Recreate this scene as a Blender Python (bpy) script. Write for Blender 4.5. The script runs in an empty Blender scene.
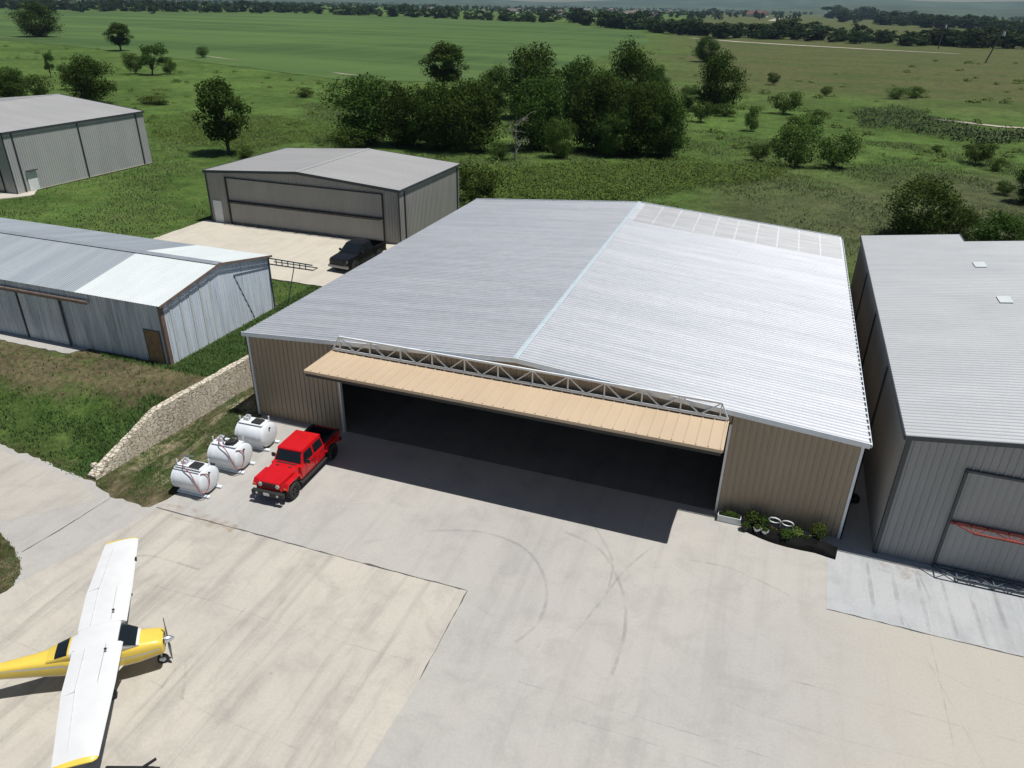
import bpy, bmesh, math, random
import numpy as np
from mathutils import Vector, Matrix
from mathutils.geometry import tessellate_polygon
random.seed(7); rng = np.random.default_rng(7)
sc = bpy.context.scene
COL = sc.collection
R = math.radians

# ------------------------------------------------------------------ camera
F_PX, PITCH, ROLL, YAW = 739.5, 0.47568, 0.0198, -0.33584
CAM = Vector((27.44, -31.87, 22.5))
_fw = Vector((math.sin(YAW)*math.cos(PITCH), math.cos(YAW)*math.cos(PITCH), -math.sin(PITCH)))
_r0 = Vector((math.cos(YAW), -math.sin(YAW), 0)); _u0 = _r0.cross(_fw)
_r = _r0*math.cos(ROLL)+_u0*math.sin(ROLL); _u = -_r0*math.sin(ROLL)+_u0*math.cos(ROLL)
cam = bpy.data.cameras.new('camera'); co = bpy.data.objects.new('camera', cam); COL.objects.link(co)
M = Matrix.Identity(4)
for i in range(3):
    M[i][0], M[i][1], M[i][2], M[i][3] = _r[i], _u[i], -_fw[i], CAM[i]
co.matrix_world = M
cam.sensor_width = 36; cam.lens = F_PX/1024*36; cam.clip_start = .2; cam.clip_end = 60000
sc.camera = co

def sst(a, b, x):
    t = np.clip((x-a)/(b-a), 0, 1); return t*t*(3-2*t)
def terr(x, y):
    x = np.asarray(x, float); y = np.asarray(y, float)
    wx = -3.78+.065*(np.minimum(y, 14)+8.5)
    hw = .1+1.6*sst(20, 27, y)
    left = 1-sst(wx-hw, wx+hw, x)
    zl = 1.7*sst(-8.7, -1.0, y)
    zr = 1.7*sst(37, 62, y)
    z = left*zl+(1-left)*zr-.05
    amp = sst(45, 90, y)*.35*(1-sst(120, 170, np.abs(y)+np.abs(x)*.3))
    z = z+amp*(np.sin(x*.07+1.3)*np.sin(y*.05)+.5*np.sin(x*.17)*np.sin(y*.13+2))
    return z
def at(px, py, z=None):
    """point of the place that the photograph shows at a pixel"""
    d = _fw+_r*((px-512)/F_PX)-_u*((py-384)/F_PX)
    zz = 1.7 if z is None else z
    for k in range(12 if z is None else 1):
        p = CAM+d*((zz-CAM.z)/d.z)
        if z is None: zz = float(terr(p.x, p.y))
    return Vector((p.x, p.y, zz))
def mpp(p): return (Vector(p)-CAM).dot(_fw)/F_PX      # metres per pixel at a point

# ------------------------------------------------------------------ materials
MATS = {}
class NT:
    def __init__(s, name):
        s.m = bpy.data.materials.new(name); s.m.use_nodes = True
        s.t = s.m.node_tree; s.n = s.t.nodes; s.l = s.t.links
        s.b = s.n['Principled BSDF']; s.tc = s.n.new('ShaderNodeTexCoord')
    def new(s, k): return s.n.new('ShaderNode'+k)
    def link(s, a, b): s.l.new(a, b)
    def map(s, scale=(1, 1, 1), rot=0, loc=(0, 0, 0)):
        mp = s.new('Mapping'); mp.inputs['Scale'].default_value = scale
        mp.inputs['Rotation'].default_value = (0, 0, rot); mp.inputs['Location'].default_value = loc
        s.link(s.tc.outputs['Object'], mp.inputs[0]); return mp.outputs[0]
    def noise(s, scale, vec=None, detail=6, rough=.6, dist=0):
        n = s.new('TexNoise'); n.inputs['Scale'].default_value = scale
        n.inputs['Detail'].default_value = detail; n.inputs['Roughness'].default_value = rough
        n.inputs['Distortion'].default_value = dist
        s.link(vec or s.tc.outputs['Object'], n.inputs['Vector']); return n.outputs['Fac']
    def ramp(s, fac, a, b):
        r = s.new('MapRange'); r.interpolation_type = 'SMOOTHSTEP'
        r.inputs['From Min'].default_value = a; r.inputs['From Max'].default_value = b
        s.link(fac, r.inputs['Value']); return r.outputs['Result']
    def math(s, op, a, b=None):
        m = s.new('Math'); m.operation = op
        for i, v in enumerate((a, b)):
            if v is None: continue
            if isinstance(v, (int, float)): m.inputs[i].default_value = v
            else: s.link(v, m.inputs[i])
        return m.outputs[0]
    def mix(s, fac, a, b, mode='MIX'):
        m = s.new('Mix'); m.data_type = 'RGBA'; m.blend_type = mode
        for sock, v in ((m.inputs[0], fac), (m.inputs[6], a), (m.inputs[7], b)):
            if isinstance(v, (int, float)): sock.default_value = v
            elif isinstance(v, tuple): sock.default_value = (*v, 1) if len(v) == 3 else v
            else: s.link(v, sock)
        return m.outputs[2]
    def xyz(s):
        x = s.new('SeparateXYZ'); s.link(s.tc.outputs['Object'], x.inputs[0]); return x.outputs
    def col(s, c):
        if isinstance(c, tuple): s.b.inputs['Base Color'].default_value = (*c, 1)
        else: s.link(c, s.b.inputs['Base Color'])
    def bump(s, h, strength=.3, dist=.02):
        b = s.new('Bump'); b.inputs['Strength'].default_value = strength; b.inputs['Distance'].default_value = dist
        s.link(h, b.inputs['Height']); s.link(b.outputs[0], s.b.inputs['Normal'])
    def fin(s, rough=.6, metal=0., spec=.5):
        s.b.inputs['Roughness'].default_value = rough; s.b.inputs['Metallic'].default_value = metal
        s.b.inputs['Specular IOR Level'].default_value = spec; return s.m
def plain(name, c, rough=.5, metal=0., var=.12, scale=3., spec=.5, stretch=(1, 1, 1)):
    t = NT(name); n = t.noise(scale, t.map(stretch)); f = t.ramp(n, .3, .7)
    t.col(t.mix(f, tuple(v*(1-var) for v in c), tuple(min(1, v*(1+var)) for v in c)))
    return t.fin(rough, metal, spec)

def concrete(name, base, stain, warm, streak=.5, rot=0., corner=None):
    t = NT(name)
    big = t.ramp(t.noise(.11, detail=5, rough=.6), .36, .66)
    mid = t.ramp(t.noise(.6, detail=6, rough=.68, dist=.6), .42, .74)
    stv = t.map((1.1, .09, 1), rot); st = t.ramp(t.noise(1., stv, detail=7, rough=.65, dist=.4), .45, .72)
    fine = t.noise(9., detail=8, rough=.75)
    c = t.mix(big, base, warm)
    c = t.mix(t.math('MULTIPLY', st, streak), c, stain)
    c = t.mix(t.math('MULTIPLY', mid, .42), c, stain)
    if corner:
        X, Y, Z = t.xyz(); wob = t.math('MULTIPLY', t.math('SUBTRACT', t.noise(.3, detail=5), .5), 5)
        k = t.math('MULTIPLY', t.ramp(t.math('ADD', X, wob), 29.5, 36), t.math('SUBTRACT', 1., t.ramp(Y, -5.27, -5.25)))
        c = t.mix(t.math('MULTIPLY', k, .8), c, corner)
    spots = t.ramp(t.noise(1.7, detail=3, rough=.5), .70, .80)
    c = t.mix(t.math('MULTIPLY', spots, .35), c, tuple(v*.45 for v in stain))
    c = t.mix(.07, c, t.mix(t.ramp(fine, .35, .65), (.1, .1, .1), (.75, .74, .72)), 'OVERLAY')
    t.col(c); t.bump(fine, .12, .01)
    return t.fin(.85, 0, .3)

def metal_sheet(name, c, c2, rough, metal, along=(1, 1, 1), scale=.6, dirt=None, dirtamt=.0):
    t = NT(name); n = t.ramp(t.noise(scale, t.map(along), detail=6, rough=.6), .35, .68)
    cc = t.mix(n, c, c2)
    if dirt: cc = t.mix(t.math('MULTIPLY', t.ramp(t.noise(scale*2.3, t.map(along, 0, (3, 5, 1)), detail=8, rough=.7), .45, .75), dirtamt), cc, dirt)
    t.col(cc); rr = t.math('ADD', t.math('MULTIPLY', t.noise(2.), .18), rough-.09)
    t.fin(rough, metal); t.link(rr, t.b.inputs['Roughness']); return t.m

def grass_mat(name):
    t = NT(name); X, Y, Z = t.xyz()
    n1 = t.ramp(t.noise(.045, detail=5, rough=.62, dist=.5), .38, .64)
    n2 = t.ramp(t.noise(.32, detail=6, rough=.65, dist=.8), .38, .66)
    n3 = t.noise(3.2, detail=8, rough=.75)
    n4 = t.ramp(t.noise(.012, detail=4), .4, .62)
    g = t.mix(n1, (.054, .100, .022), (.088, .152, .036))
    g = t.mix(t.math('MULTIPLY', n2, .38), g, (.108, .130, .046))
    mot = t.noise(.42, detail=7, rough=.72, dist=.4)
    clump = t.ramp(t.noise(.16, detail=6, rough=.7, dist=1.), .56, .66)
    g = t.mix(t.math('MULTIPLY', clump, .55), g, (.042, .072, .018))
    pale = t.ramp(t.noise(.09, t.map((1, 1, 1), 0, (7, 3, 0)), detail=6, rough=.7, dist=.8), .56, .70)
    g = t.mix(t.math('MULTIPLY', pale, .6), g, (.122, .156, .058))
    # open pasture beyond the brush on the right: olive and straw
    wob = t.math('MULTIPLY', t.math('SUBTRACT', t.noise(.02, detail=5, rough=.65), .5), 120)
    yy = t.math('ADD', Y, wob)
    past = t.math('MULTIPLY', t.ramp(yy, 150, 240), t.ramp(t.math('ADD', t.math('ADD', X, t.math('MULTIPLY', Y, .12)), wob), -30, 45))
    straw = t.mix(t.ramp(t.noise(.05, t.map((.4, 1, 1), .33), detail=6, rough=.7), .38, .66), (.094, .098, .042), (.064, .088, .030))
    g = t.mix(past, g, straw)
    # dry grass patch right behind the hangars
    dry = t.math('MULTIPLY', t.math('MULTIPLY', t.ramp(Y, 40, 50), t.math('SUBTRACT', 1., t.ramp(yy, 62, 95))), t.ramp(t.math('ADD', X, t.math('MULTIPLY', wob, .1)), 14, 28))
    g = t.mix(t.math('MULTIPLY', dry, .75), g, t.mix(n2, (.078, .080, .048), (.098, .098, .054)))
    # worn, mown ground on the lawn in front of the barn and by the tanks
    wob2 = t.math('MULTIPLY', t.math('SUBTRACT', t.noise(.35, detail=5, rough=.7), .5), 6)
    worn = t.math('MULTIPLY', t.ramp(t.math('ADD', Y, wob2), -4.9, -3.1), t.math('SUBTRACT', 1., t.ramp(Y, 12, 13)))
    worn = t.math('MULTIPLY', worn, t.math('SUBTRACT', 1., t.ramp(X, .2, .5)))
    worn = t.math('MULTIPLY', worn, t.ramp(t.noise(.55, t.map((.5, 1, 1)), detail=6, rough=.7), .26, .50))
    g = t.mix(t.math('MULTIPLY', worn, .9), g, t.mix(n2, (.115, .092, .056), (.165, .135, .085)))
    strip = t.math('MULTIPLY', t.ramp(X, -3.6, -3.2), t.math('SUBTRACT', 1., t.ramp(Y, 10, 14)))
    g = t.mix(t.math('MULTIPLY', strip, .7), g, t.mix(n2, (.060, .072, .030), (.095, .092, .050)))
    bare = t.math('MULTIPLY', strip, t.ramp(t.noise(.75, t.map((1.6, .6, 1)), detail=7, rough=.75, dist=.6), .45, .62))
    g = t.mix(t.math('MULTIPLY', bare, .85), g, t.mix(n2, (.30, .25, .17), (.36, .32, .24)))
    edge = t.math('MULTIPLY', t.math('SUBTRACT', 1., t.ramp(t.math('ADD', Y, t.math('MULTIPLY', wob2, .25)), -8.6, -7.3)), t.math('SUBTRACT', 1., t.ramp(Y, 12, 13)))
    g = t.mix(t.math('MULTIPLY', edge, .6), g, (.095, .072, .042))
    g = t.mix(.5, g, t.mix(t.ramp(mot, .32, .68), (.24, .24, .23), (.72, .72, .68)), 'OVERLAY')
    g = t.mix(.55, g, t.mix(t.ramp(n3, .3, .7), (.16, .16, .14), (.80, .80, .74)), 'OVERLAY')
    t.col(g); t.bump(n3, .9, .25)
    return t.fin(.95, 0, .1)

def foliage(name, c1, c2, var=.25, sat=.08):
    t = NT(name); oi = t.new('ObjectInfo')
    n = t.ramp(t.noise(9., detail=3), .3, .7)
    c = t.mix(n, c1, c2)
    hs = t.new('HueSaturation'); t.link(c, hs.inputs['Color'])
    v = t.math('ADD', t.math('MULTIPLY', oi.outputs['Random'], var*2), 1-var); t.link(v, hs.inputs['Value'])
    h = t.math('ADD', t.math('MULTIPLY', oi.outputs['Random'], .03), .485); t.link(h, hs.inputs['Hue'])
    t.link(hs.outputs[0], t.b.inputs['Base Color'])
    t.b.inputs['Roughness'].default_value = .9; t.b.inputs['Specular IOR Level'].default_value = .08
    tr = t.new('BsdfTranslucent'); t.link(hs.outputs[0], tr.inputs[0]); mx = t.new('MixShader'); mx.inputs[0].default_value = .25
    t.link(t.b.outputs[0], mx.inputs[1]); t.link(tr.outputs[0], mx.inputs[2]); t.link(mx.outputs[0], t.n['Material Output'].inputs['Surface'])
    return t.m

def grass_blade(name, c1, c2, sc_=.4):
    t = NT(name); n = t.ramp(t.noise(sc_, detail=5, rough=.7), .35, .65); t.col(t.mix(n, c1, c2))
    ge = t.new('NewGeometry'); vm = t.new('Mix'); vm.data_type = 'VECTOR'; vm.inputs[0].default_value = .75
    t.link(ge.outputs['Normal'], vm.inputs[4]); vm.inputs[5].default_value = (0, 0, 1)
    nz = t.new('VectorMath'); nz.operation = 'NORMALIZE'; t.link(vm.outputs[1], nz.inputs[0]); t.link(nz.outputs[0], t.b.inputs['Normal'])
    return t.fin(.8, 0, .15)

def crop_mat():
    t = NT('crop rows')
    v = t.map((.0035, .020, 1), -.34); a = t.ramp(t.noise(1., v, detail=7, rough=.68, dist=.8), .38, .62)
    v2 = t.map((.10, .006, 1), .07); b = t.ramp(t.noise(1., v2, detail=4, rough=.6), .35, .7)
    c = t.mix(a, (.046, .084, .027), (.082, .136, .040)); c = t.mix(t.math('MULTIPLY', b, .35), c, (.098, .146, .048))
    t.col(c); return t.fin(.95, 0, .1)

def stone_mat():
    t = NT('limestone blocks')
    vo = t.new('TexVoronoi'); vo.feature = 'DISTANCE_TO_EDGE'; vo.inputs['Scale'].default_value = 1.; vo.inputs['Randomness'].default_value = .8
    ad = t.new('VectorMath'); ad.operation = 'ADD'
    nn = t.new('TexNoise'); nn.inputs['Scale'].default_value = 1.2; t.link(t.tc.outputs['Object'], nn.inputs['Vector'])
    sc2 = t.new('VectorMath'); sc2.operation = 'SCALE'; sc2.inputs['Scale'].default_value = .5; t.link(nn.outputs['Color'], sc2.inputs[0])
    mp = t.map((3.3, 3.3, 11.)); t.link(mp, ad.inputs[0]); t.link(sc2.outputs[0], ad.inputs[1]); t.link(ad.outputs[0], vo.inputs['Vector'])
    vc = t.new('TexVoronoi'); vc.inputs['Scale'].default_value = 1.; vc.inputs['Randomness'].default_value = .8; t.link(ad.outputs[0], vc.inputs['Vector'])
    sep = t.new('SeparateColor'); t.link(vc.outputs['Color'], sep.inputs[0])
    c = t.mix(sep.outputs[0], (.51, .45, .35), (.66, .60, .49)); c = t.mix(t.math('MULTIPLY', t.ramp(t.noise(7.), .5, .75), .4), c, (.26, .22, .17))
    e = t.ramp(vo.outputs['Distance'], .0, .09); c = t.mix(e, (.20, .165, .125), c)
    t.col(c); t.bump(e, .9, .05); return t.fin(.9, 0, .2)

m = MATS
m['ground'] = grass_mat('meadow and lawn')
m['apron'] = concrete('apron concrete', (.395, .38, .358), (.28, .268, .252), (.43, .41, .375), .34, 0., (.43, .40, .345))
m['old'] = concrete('old warm concrete', (.45, .42, .37), (.245, .23, .21), (.49, .455, .39), .6, .12)
m['right'] = concrete('pale new concrete', (.40, .415, .425), (.27, .28, .29), (.42, .425, .425), .5)
m['warm'] = concrete('warm concrete', (.42, .395, .35), (.29, .27, .24), (.44, .41, .36), .45, -.1)
m['pad'] = concrete('pale pad concrete', (.50, .46, .39), (.38, .345, .29), (.53, .485, .40), .3)
m['crack'] = plain('fine pavement crack', (.20, .19, .175), .9)
m['floor'] = concrete('shade-darkened hangar floor', (.15, .15, .15), (.09, .09, .09), (.17, .165, .16), .3)  # darker than the apron: indoor shade put into the floor colour
m['joint'] = plain('joint sealant', (.085, .08, .075), .9)
m['tyre_and_streak_mark'] = None
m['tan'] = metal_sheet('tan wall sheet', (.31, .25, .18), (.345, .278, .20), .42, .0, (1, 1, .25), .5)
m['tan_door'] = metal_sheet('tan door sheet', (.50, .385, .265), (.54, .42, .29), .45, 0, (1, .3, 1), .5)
m['galv_roof'] = metal_sheet('galvalume roof', (.57, .585, .615), (.635, .645, .67), .55, .66, (.12, 1.5, 1), .7, (.40, .39, .38), .35)
m['translucent'] = metal_sheet('weathered roof panel', (.47, .475, .485), (.54, .545, .55), .55, .6, (.2, 1.4, 1), .9, (.3, .29, .27), .4)
m['white_trim'] = plain('white trim', (.70, .75, .79), .4, .0, .05)
m['blue_roof'] = metal_sheet('pale grey roof sheet', (.49, .50, .505), (.53, .54, .545), .45, .2, (.3, 1, 1), .4, (.38, .39, .41), .3)
m['pale_trim'] = plain('pale ridge cap', (.55, .63, .67), .4, .2, .06)
m['grey_wall'] = metal_sheet('light grey wall sheet', (.37, .375, .375), (.41, .415, .41), .45, 0, (1, 1, .3), .5)
m['grey_wall_dark'] = metal_sheet('mid grey wall sheet', (.275, .285, .29), (.31, .32, .325), .45, 0, (1, 1, .3), .5)
m['taupe_wall'] = metal_sheet('taupe wall sheet', (.30, .29, .275), (.335, .325, .305), .45, 0, (1, 1, .3), .5)
m['grey_roof'] = metal_sheet('light grey roof sheet', (.385, .38, .375), (.42, .415, .405), .5, .12, (.3, 1, 1), .4, (.42, .41, .40), .3)
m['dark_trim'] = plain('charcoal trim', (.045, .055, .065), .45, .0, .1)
m['black'] = plain('black steel', (.018, .018, .02), .5, .1, .1)
m['steel'] = plain('grey painted steel', (.60, .61, .62), .45, .2, .08)
m['dark_steel'] = plain('blue grey steel', (.10, .125, .145), .5, .2, .1)
m['red_steel'] = plain('red primer steel', (.24, .04, .03), .55, .0, .15)
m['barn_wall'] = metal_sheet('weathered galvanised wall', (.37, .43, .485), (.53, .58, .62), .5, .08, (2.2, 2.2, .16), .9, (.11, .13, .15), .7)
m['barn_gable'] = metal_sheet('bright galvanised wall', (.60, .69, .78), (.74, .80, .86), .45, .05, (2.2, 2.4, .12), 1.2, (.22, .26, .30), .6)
m['barn_roof'] = metal_sheet('dull galvanised roof', (.245, .275, .305), (.30, .33, .36), .55, .15, (1.4, .15, .15), .5, (.28, .31, .34), .5)
m['barn_white'] = metal_sheet('new white roof sheet', (.55, .59, .59), (.60, .64, .635), .5, .0, (1, .3, 1), .5)
m['brown'] = plain('brown trim', (.17, .12, .095), .6, 0, .2)
m['brown_door'] = plain('brown plywood', (.20, .125, .062), .7, 0, .2, 4)
m['white_door'] = plain('white door paint', (.70, .72, .72), .4, 0, .05)
m['stone'] = stone_mat()
m['white_paint'] = plain('white aircraft paint', (.66, .665, .66), .3, 0, .03, 1.5)
m['yellow'] = plain('yellow aircraft paint', (.74, .54, .085), .3, 0, .06, 1.2)
m['glass'] = plain('dark glass', (.010, .014, .017), .08, 0, .1)
m['rubber'] = plain('tyre rubber', (.022, .022, .022), .8, 0, .15)
m['alloy'] = plain('grey alloy', (.30, .30, .31), .35, .7, .1)
m['chrome'] = plain('polished spinner', (.72, .73, .76), .22, .8, .05)
m['tank'] = plain('white tank paint', (.70, .73, .76), .38, 0, .06, 2.5)
m['hose'] = plain('red hose', (.28, .09, .085), .6)
m['red'] = plain('red truck paint', (.52, .008, .012), .26, 0, .06)
m['truck_black'] = plain('black truck paint', (.010, .010, .011), .22, 0, .1)
m['plastic'] = plain('black plastic', (.02, .02, .021), .6, 0, .15)
m['lamp'] = plain('headlight lens', (.62, .64, .62), .15, 0, .05)
m['amber'] = plain('amber lens', (.6, .2, .02), .25)
m['tail'] = plain('red lens', (.25, .01, .01), .25)
m['bark'] = plain('bark', (.085, .07, .055), .9, 0, .3, 6)
m['dead'] = plain('bleached dead wood', (.22, .20, .17), .9, 0, .25, 6)
m['leaf'] = foliage('oak and mesquite leaves', (.030, .058, .010), (.060, .106, .019))
m['leaf_light'] = foliage('light brush leaves', (.048, .084, .016), (.084, .132, .028))
m['leaf_far'] = foliage('distant leaves', (.024, .042, .018), (.040, .064, .024))
m['weeds'] = grass_blade('green weeds', (.062, .104, .016), (.098, .146, .026), .5)
m['brush'] = grass_blade('dull brush', (.044, .072, .022), (.066, .098, .032), .5)
m['blade'] = grass_blade('lawn blades', (.046, .098, .020), (.076, .134, .034), .6)
m['meadow'] = grass_blade('meadow blades', (.070, .120, .030), (.114, .142, .052), .12)
m['crop'] = crop_mat()
m['dirt'] = plain('caliche dirt', (.36, .32, .25), .95, 0, .25, .3)
m['hill'] = plain('wooded hill', (.036, .056, .026), .95, 0, .35, .004)
m['soil'] = plain('dark soil', (.022, .018, .014), .95, 0, .3, 8)
m['terracotta'] = plain('terracotta', (.34, .13, .06), .8, 0, .15)
m['tarp'] = plain('black plastic sheet', (.006, .006, .006), .8, 0, .2, 3., .12)
m['wood'] = plain('weathered pole wood', (.13, .10, .08), .9, 0, .2)
m['house_wall'] = plain('pale house wall', (.58, .55, .50), .9, 0, .15)
m['house_roof'] = plain('brown shingle roof', (.13, .11, .10), .9, 0, .25, .1)
m['red_roof'] = plain('dark red roof', (.13, .055, .045), .9, 0, .2, .1)
m['rust'] = plain('rusty steel', (.17, .075, .035), .85, 0, .35, 5)
t = NT('faint tyre scuff and streak'); t.col((.10, .10, .10)); tr = t.new('BsdfTransparent'); mx = t.new('MixShader')
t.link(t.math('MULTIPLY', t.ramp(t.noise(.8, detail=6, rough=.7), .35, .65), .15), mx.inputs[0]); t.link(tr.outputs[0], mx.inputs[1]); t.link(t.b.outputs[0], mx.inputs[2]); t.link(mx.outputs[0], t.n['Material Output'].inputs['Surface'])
m['tyre_and_streak_mark'] = t.fin(.9)
t = NT('rust stain on concrete'); t.col((.36, .22, .10)); tr = t.new('BsdfTransparent'); mx = t.new('MixShader')
t.link(t.math('MULTIPLY', t.ramp(t.noise(1.6, detail=6, rough=.7), .42, .7), .3), mx.inputs[0]); t.link(tr.outputs[0], mx.inputs[1]); t.link(t.b.outputs[0], mx.inputs[2]); t.link(mx.outputs[0], t.n['Material Output'].inputs['Surface'])
m['stain'] = t.fin(.9)

# ------------------------------------------------------------------ mesh helpers
def tag(o, label=None, cat=None, group=None, kind=None):
    if label: o['label'] = label
    if cat: o['category'] = cat
    if group: o['group'] = group
    if kind: o['kind'] = kind
    return o
def thing(name, label, cat, loc=(0, 0, 0), rz=0., group=None):
    o = bpy.data.objects.new(name, None); COL.objects.link(o); o.empty_display_size = .3
    o.location = loc; o.rotation_euler = (0, 0, rz); return tag(o, label, cat, group)
def link_mesh(name, me, mt, parent=None):
    if not isinstance(mt, (list, tuple)): mt = [mt]
    if not me.materials:
        for q in mt: me.materials.append(q)
    o = bpy.data.objects.new(name, me); COL.objects.link(o); o.parent = parent; return o
def copy_tree(o, parent=None):
    c = o.copy(); COL.objects.link(c)
    if parent is not None: c.parent = parent
    for ch in list(o.children): copy_tree(ch, c)
    return c

class MB:
    def __init__(s): s.v = []; s.f = []; s.mi = []
    def add(s, vs, fs, mi=0):
        k = len(s.v); s.v += [tuple(v) for v in vs]; s.f += [tuple(i+k for i in f) for f in fs]; s.mi += [mi]*len(fs); return s
    def box(s, x0, y0, z0, x1, y1, z1, mi=0):
        x0, x1 = sorted((x0, x1)); y0, y1 = sorted((y0, y1)); z0, z1 = sorted((z0, z1))
        vs = [(x, y, z) for x in (x0, x1) for y in (y0, y1) for z in (z0, z1)]
        return s.add(vs, [(0, 1, 3, 2), (4, 6, 7, 5), (0, 4, 5, 1), (2, 3, 7, 6), (0, 2, 6, 4), (1, 5, 7, 3)], mi)
    def hexa(s, a, b, mi=0):
        """solid between two quads a and b (4 points each, same order)"""
        return s.add(list(a)+list(b), [(3, 2, 1, 0), (4, 5, 6, 7), (0, 1, 5, 4), (1, 2, 6, 5), (2, 3, 7, 6), (3, 0, 4, 7)], mi)
    def prism(s, poly, vec, mi=0):
        n = len(poly); vec = Vector(vec); a = [Vector(p) for p in poly]; b = [p+vec for p in a]
        fs = [tuple(range(n))[::-1], tuple(range(n, 2*n))]+[(i, (i+1) % n, n+(i+1) % n, n+i) for i in range(n)]
        return s.add(a+b, fs, mi)
    def bar(s, p, q, w, h=None, up=(0, 0, 1), mi=0):
        h = h or w; p = Vector(p); q = Vector(q); d = (q-p).normalized(); u = Vector(up)
        if abs(d.dot(u)) > .98: u = Vector((0, 1, 0))
        r = d.cross(u).normalized(); u = r.cross(d)
        A = [p+r*a*w/2+u*b*h/2 for a, b in ((-1, -1), (1, -1), (1, 1), (-1, 1))]; B = [v+(q-p) for v in A]
        return s.hexa(A, B, mi)
    def tube(s, pts, rad, n=8, mi=0, cap=True):
        pts = [Vector(p) for p in pts]; rs = rad if isinstance(rad, (list, tuple)) else [rad]*len(pts)
        rings = []; prev = None
        for i, p in enumerate(pts):
            d = (pts[min(i+1, len(pts)-1)]-pts[max(i-1, 0)]).normalized()
            if prev is None:
                a = Vector((0, 0, 1)) if abs(d.z) < .9 else Vector((1, 0, 0)); r = d.cross(a).normalized()
            else: r = (prev-d*prev.dot(d)).normalized()
            prev = r; u = d.cross(r)
            rings.append([p+(r*math.cos(2*math.pi*k/n)+u*math.sin(2*math.pi*k/n))*rs[i] for k in range(n)])
        return s.loft(rings, cap, mi)
    def loft(s, rings, cap=True, mi=0, closed=True):
        n = len(rings[0]); vs = [v for r in rings for v in r]; fs = []
        for i in range(len(rings)-1):
            for k in range(n if closed else n-1):
                fs.append((i*n+k, i*n+(k+1) % n, (i+1)*n+(k+1) % n, (i+1)*n+k))
        if cap: fs += [tuple(range(n))[::-1], tuple(range((len(rings)-1)*n, len(rings)*n))]
        return s.add(vs, fs, mi)
    def ball(s, c, r, nu=10, nv=6, mi=0):
        c = Vector(c); rr = r if isinstance(r, (tuple, list)) else (r, r, r)
        rings = [[c+Vector((rr[0]*math.cos(2*math.pi*k/nu)*math.sin(math.pi*(j+.02)/(nv+.04)), rr[1]*math.sin(2*math.pi*k/nu)*math.sin(math.pi*(j+.02)/(nv+.04)), -rr[2]*math.cos(math.pi*j/nv))) for k in range(nu)] for j in range(nv+1)]
        return s.loft(rings, True, mi)
    def ribbed(s, O, U, V, N, u0, u1, v0, v1, pitch=.3, h=.045, wb=.08, wt=.045, minor=True, mi=0):
        """profiled sheet: ribs run along V, repeat along U, v0/v1 may be functions of u"""
        O = Vector(O); U = Vector(U); V = Vector(V); N = Vector(N)
        prof = [(u0, 0.)]; k = math.ceil(u0/pitch)
        while k*pitch <= u1:
            c = k*pitch
            for du, hh in ((-wb/2, 0), (-wt/2, h), (wt/2, h), (wb/2, 0)):
                if u0 < c+du < u1: prof.append((c+du, hh))
            if minor:
                for q in (.36, .64):
                    for du, hh in ((-.02, 0), (0, .006), (.02, 0)):
                        if u0 < c+q*pitch+du < u1: prof.append((c+q*pitch+du, hh))
            k += 1
        prof.append((u1, 0.))
        f0 = v0 if callable(v0) else (lambda u: v0); f1 = v1 if callable(v1) else (lambda u: v1)
        vs = []
        for u, hh in prof:
            vs.append(O+U*u+V*f0(u)+N*hh); vs.append(O+U*u+V*f1(u)+N*hh)
        return s.add(vs, [(2*i, 2*i+2, 2*i+3, 2*i+1) for i in range(len(prof)-1)], mi)
    def build(s, name, mt, parent=None, smooth=False, bevel=0, auto=None):
        me = bpy.data.meshes.new(name); me.from_pydata(s.v, [], s.f)
        if isinstance(mt, (list, tuple)): me.polygons.foreach_set('material_index', s.mi)
        if bevel or smooth:
            bm = bmesh.new(); bm.from_mesh(me)
            bmesh.ops.remove_doubles(bm, verts=bm.verts, dist=1e-5)
            bmesh.ops.recalc_face_normals(bm, faces=bm.faces)
            if bevel:
                es = [e for e in bm.edges if len(e.link_faces) == 2 and e.calc_face_angle(0) > .4]
                bmesh.ops.bevel(bm, geom=es, offset=bevel, segments=2, profile=.7, affect='EDGES', clamp_overlap=True)
            bm.to_mesh(me); bm.free()
        if smooth or bevel:
            me.polygons.foreach_set('use_smooth', [True]*len(me.polygons)); me.set_sharp_from_angle(angle=R(38))
        me.update()
        return link_mesh(name, me, mt, parent)

def sheet(name, pts, z, mt, thick=0., jitter=0., step=.6, rough_edges=None):
    """flat paving sheet from an outline; listed edges get a ragged border"""
    out = []
    for i, p in enumerate(pts):
        q = pts[(i+1) % len(pts)]; out.append(p)
        if rough_edges and i in rough_edges:
            L = math.dist(p, q); n = max(2, int(L/step))
            for k in range(1, n):
                tt = k/n; nx, ny = -(q[1]-p[1])/L, (q[0]-p[0])/L; d = random.uniform(-1, 1)*jitter
                out.append((p[0]+(q[0]-p[0])*tt+nx*d, p[1]+(q[1]-p[1])*tt+ny*d))
    v = [Vector((x, y, z)) for x, y in out]; tris = tessellate_polygon([v]); b = MB(); n = len(v)
    b.add(v, [tuple(tr) for tr in tris])
    if thick: b.add(v+[p-Vector((0, 0, thick)) for p in v], [(i, (i+1) % n, n+(i+1) % n, n+i) for i in range(n)])
    o = b.build(name, mt)
    bm = bmesh.new(); bm.from_mesh(o.data); bmesh.ops.remove_doubles(bm, verts=bm.verts, dist=1e-4); bmesh.ops.recalc_face_normals(bm, faces=bm.faces)
    up = [f for f in bm.faces if abs(f.normal.z) > .5 and f.normal.z < 0]
    if up: bmesh.ops.reverse_faces(bm, faces=up)
    bm.to_mesh(o.data); bm.free()
    return tag(o, kind='structure')
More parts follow.
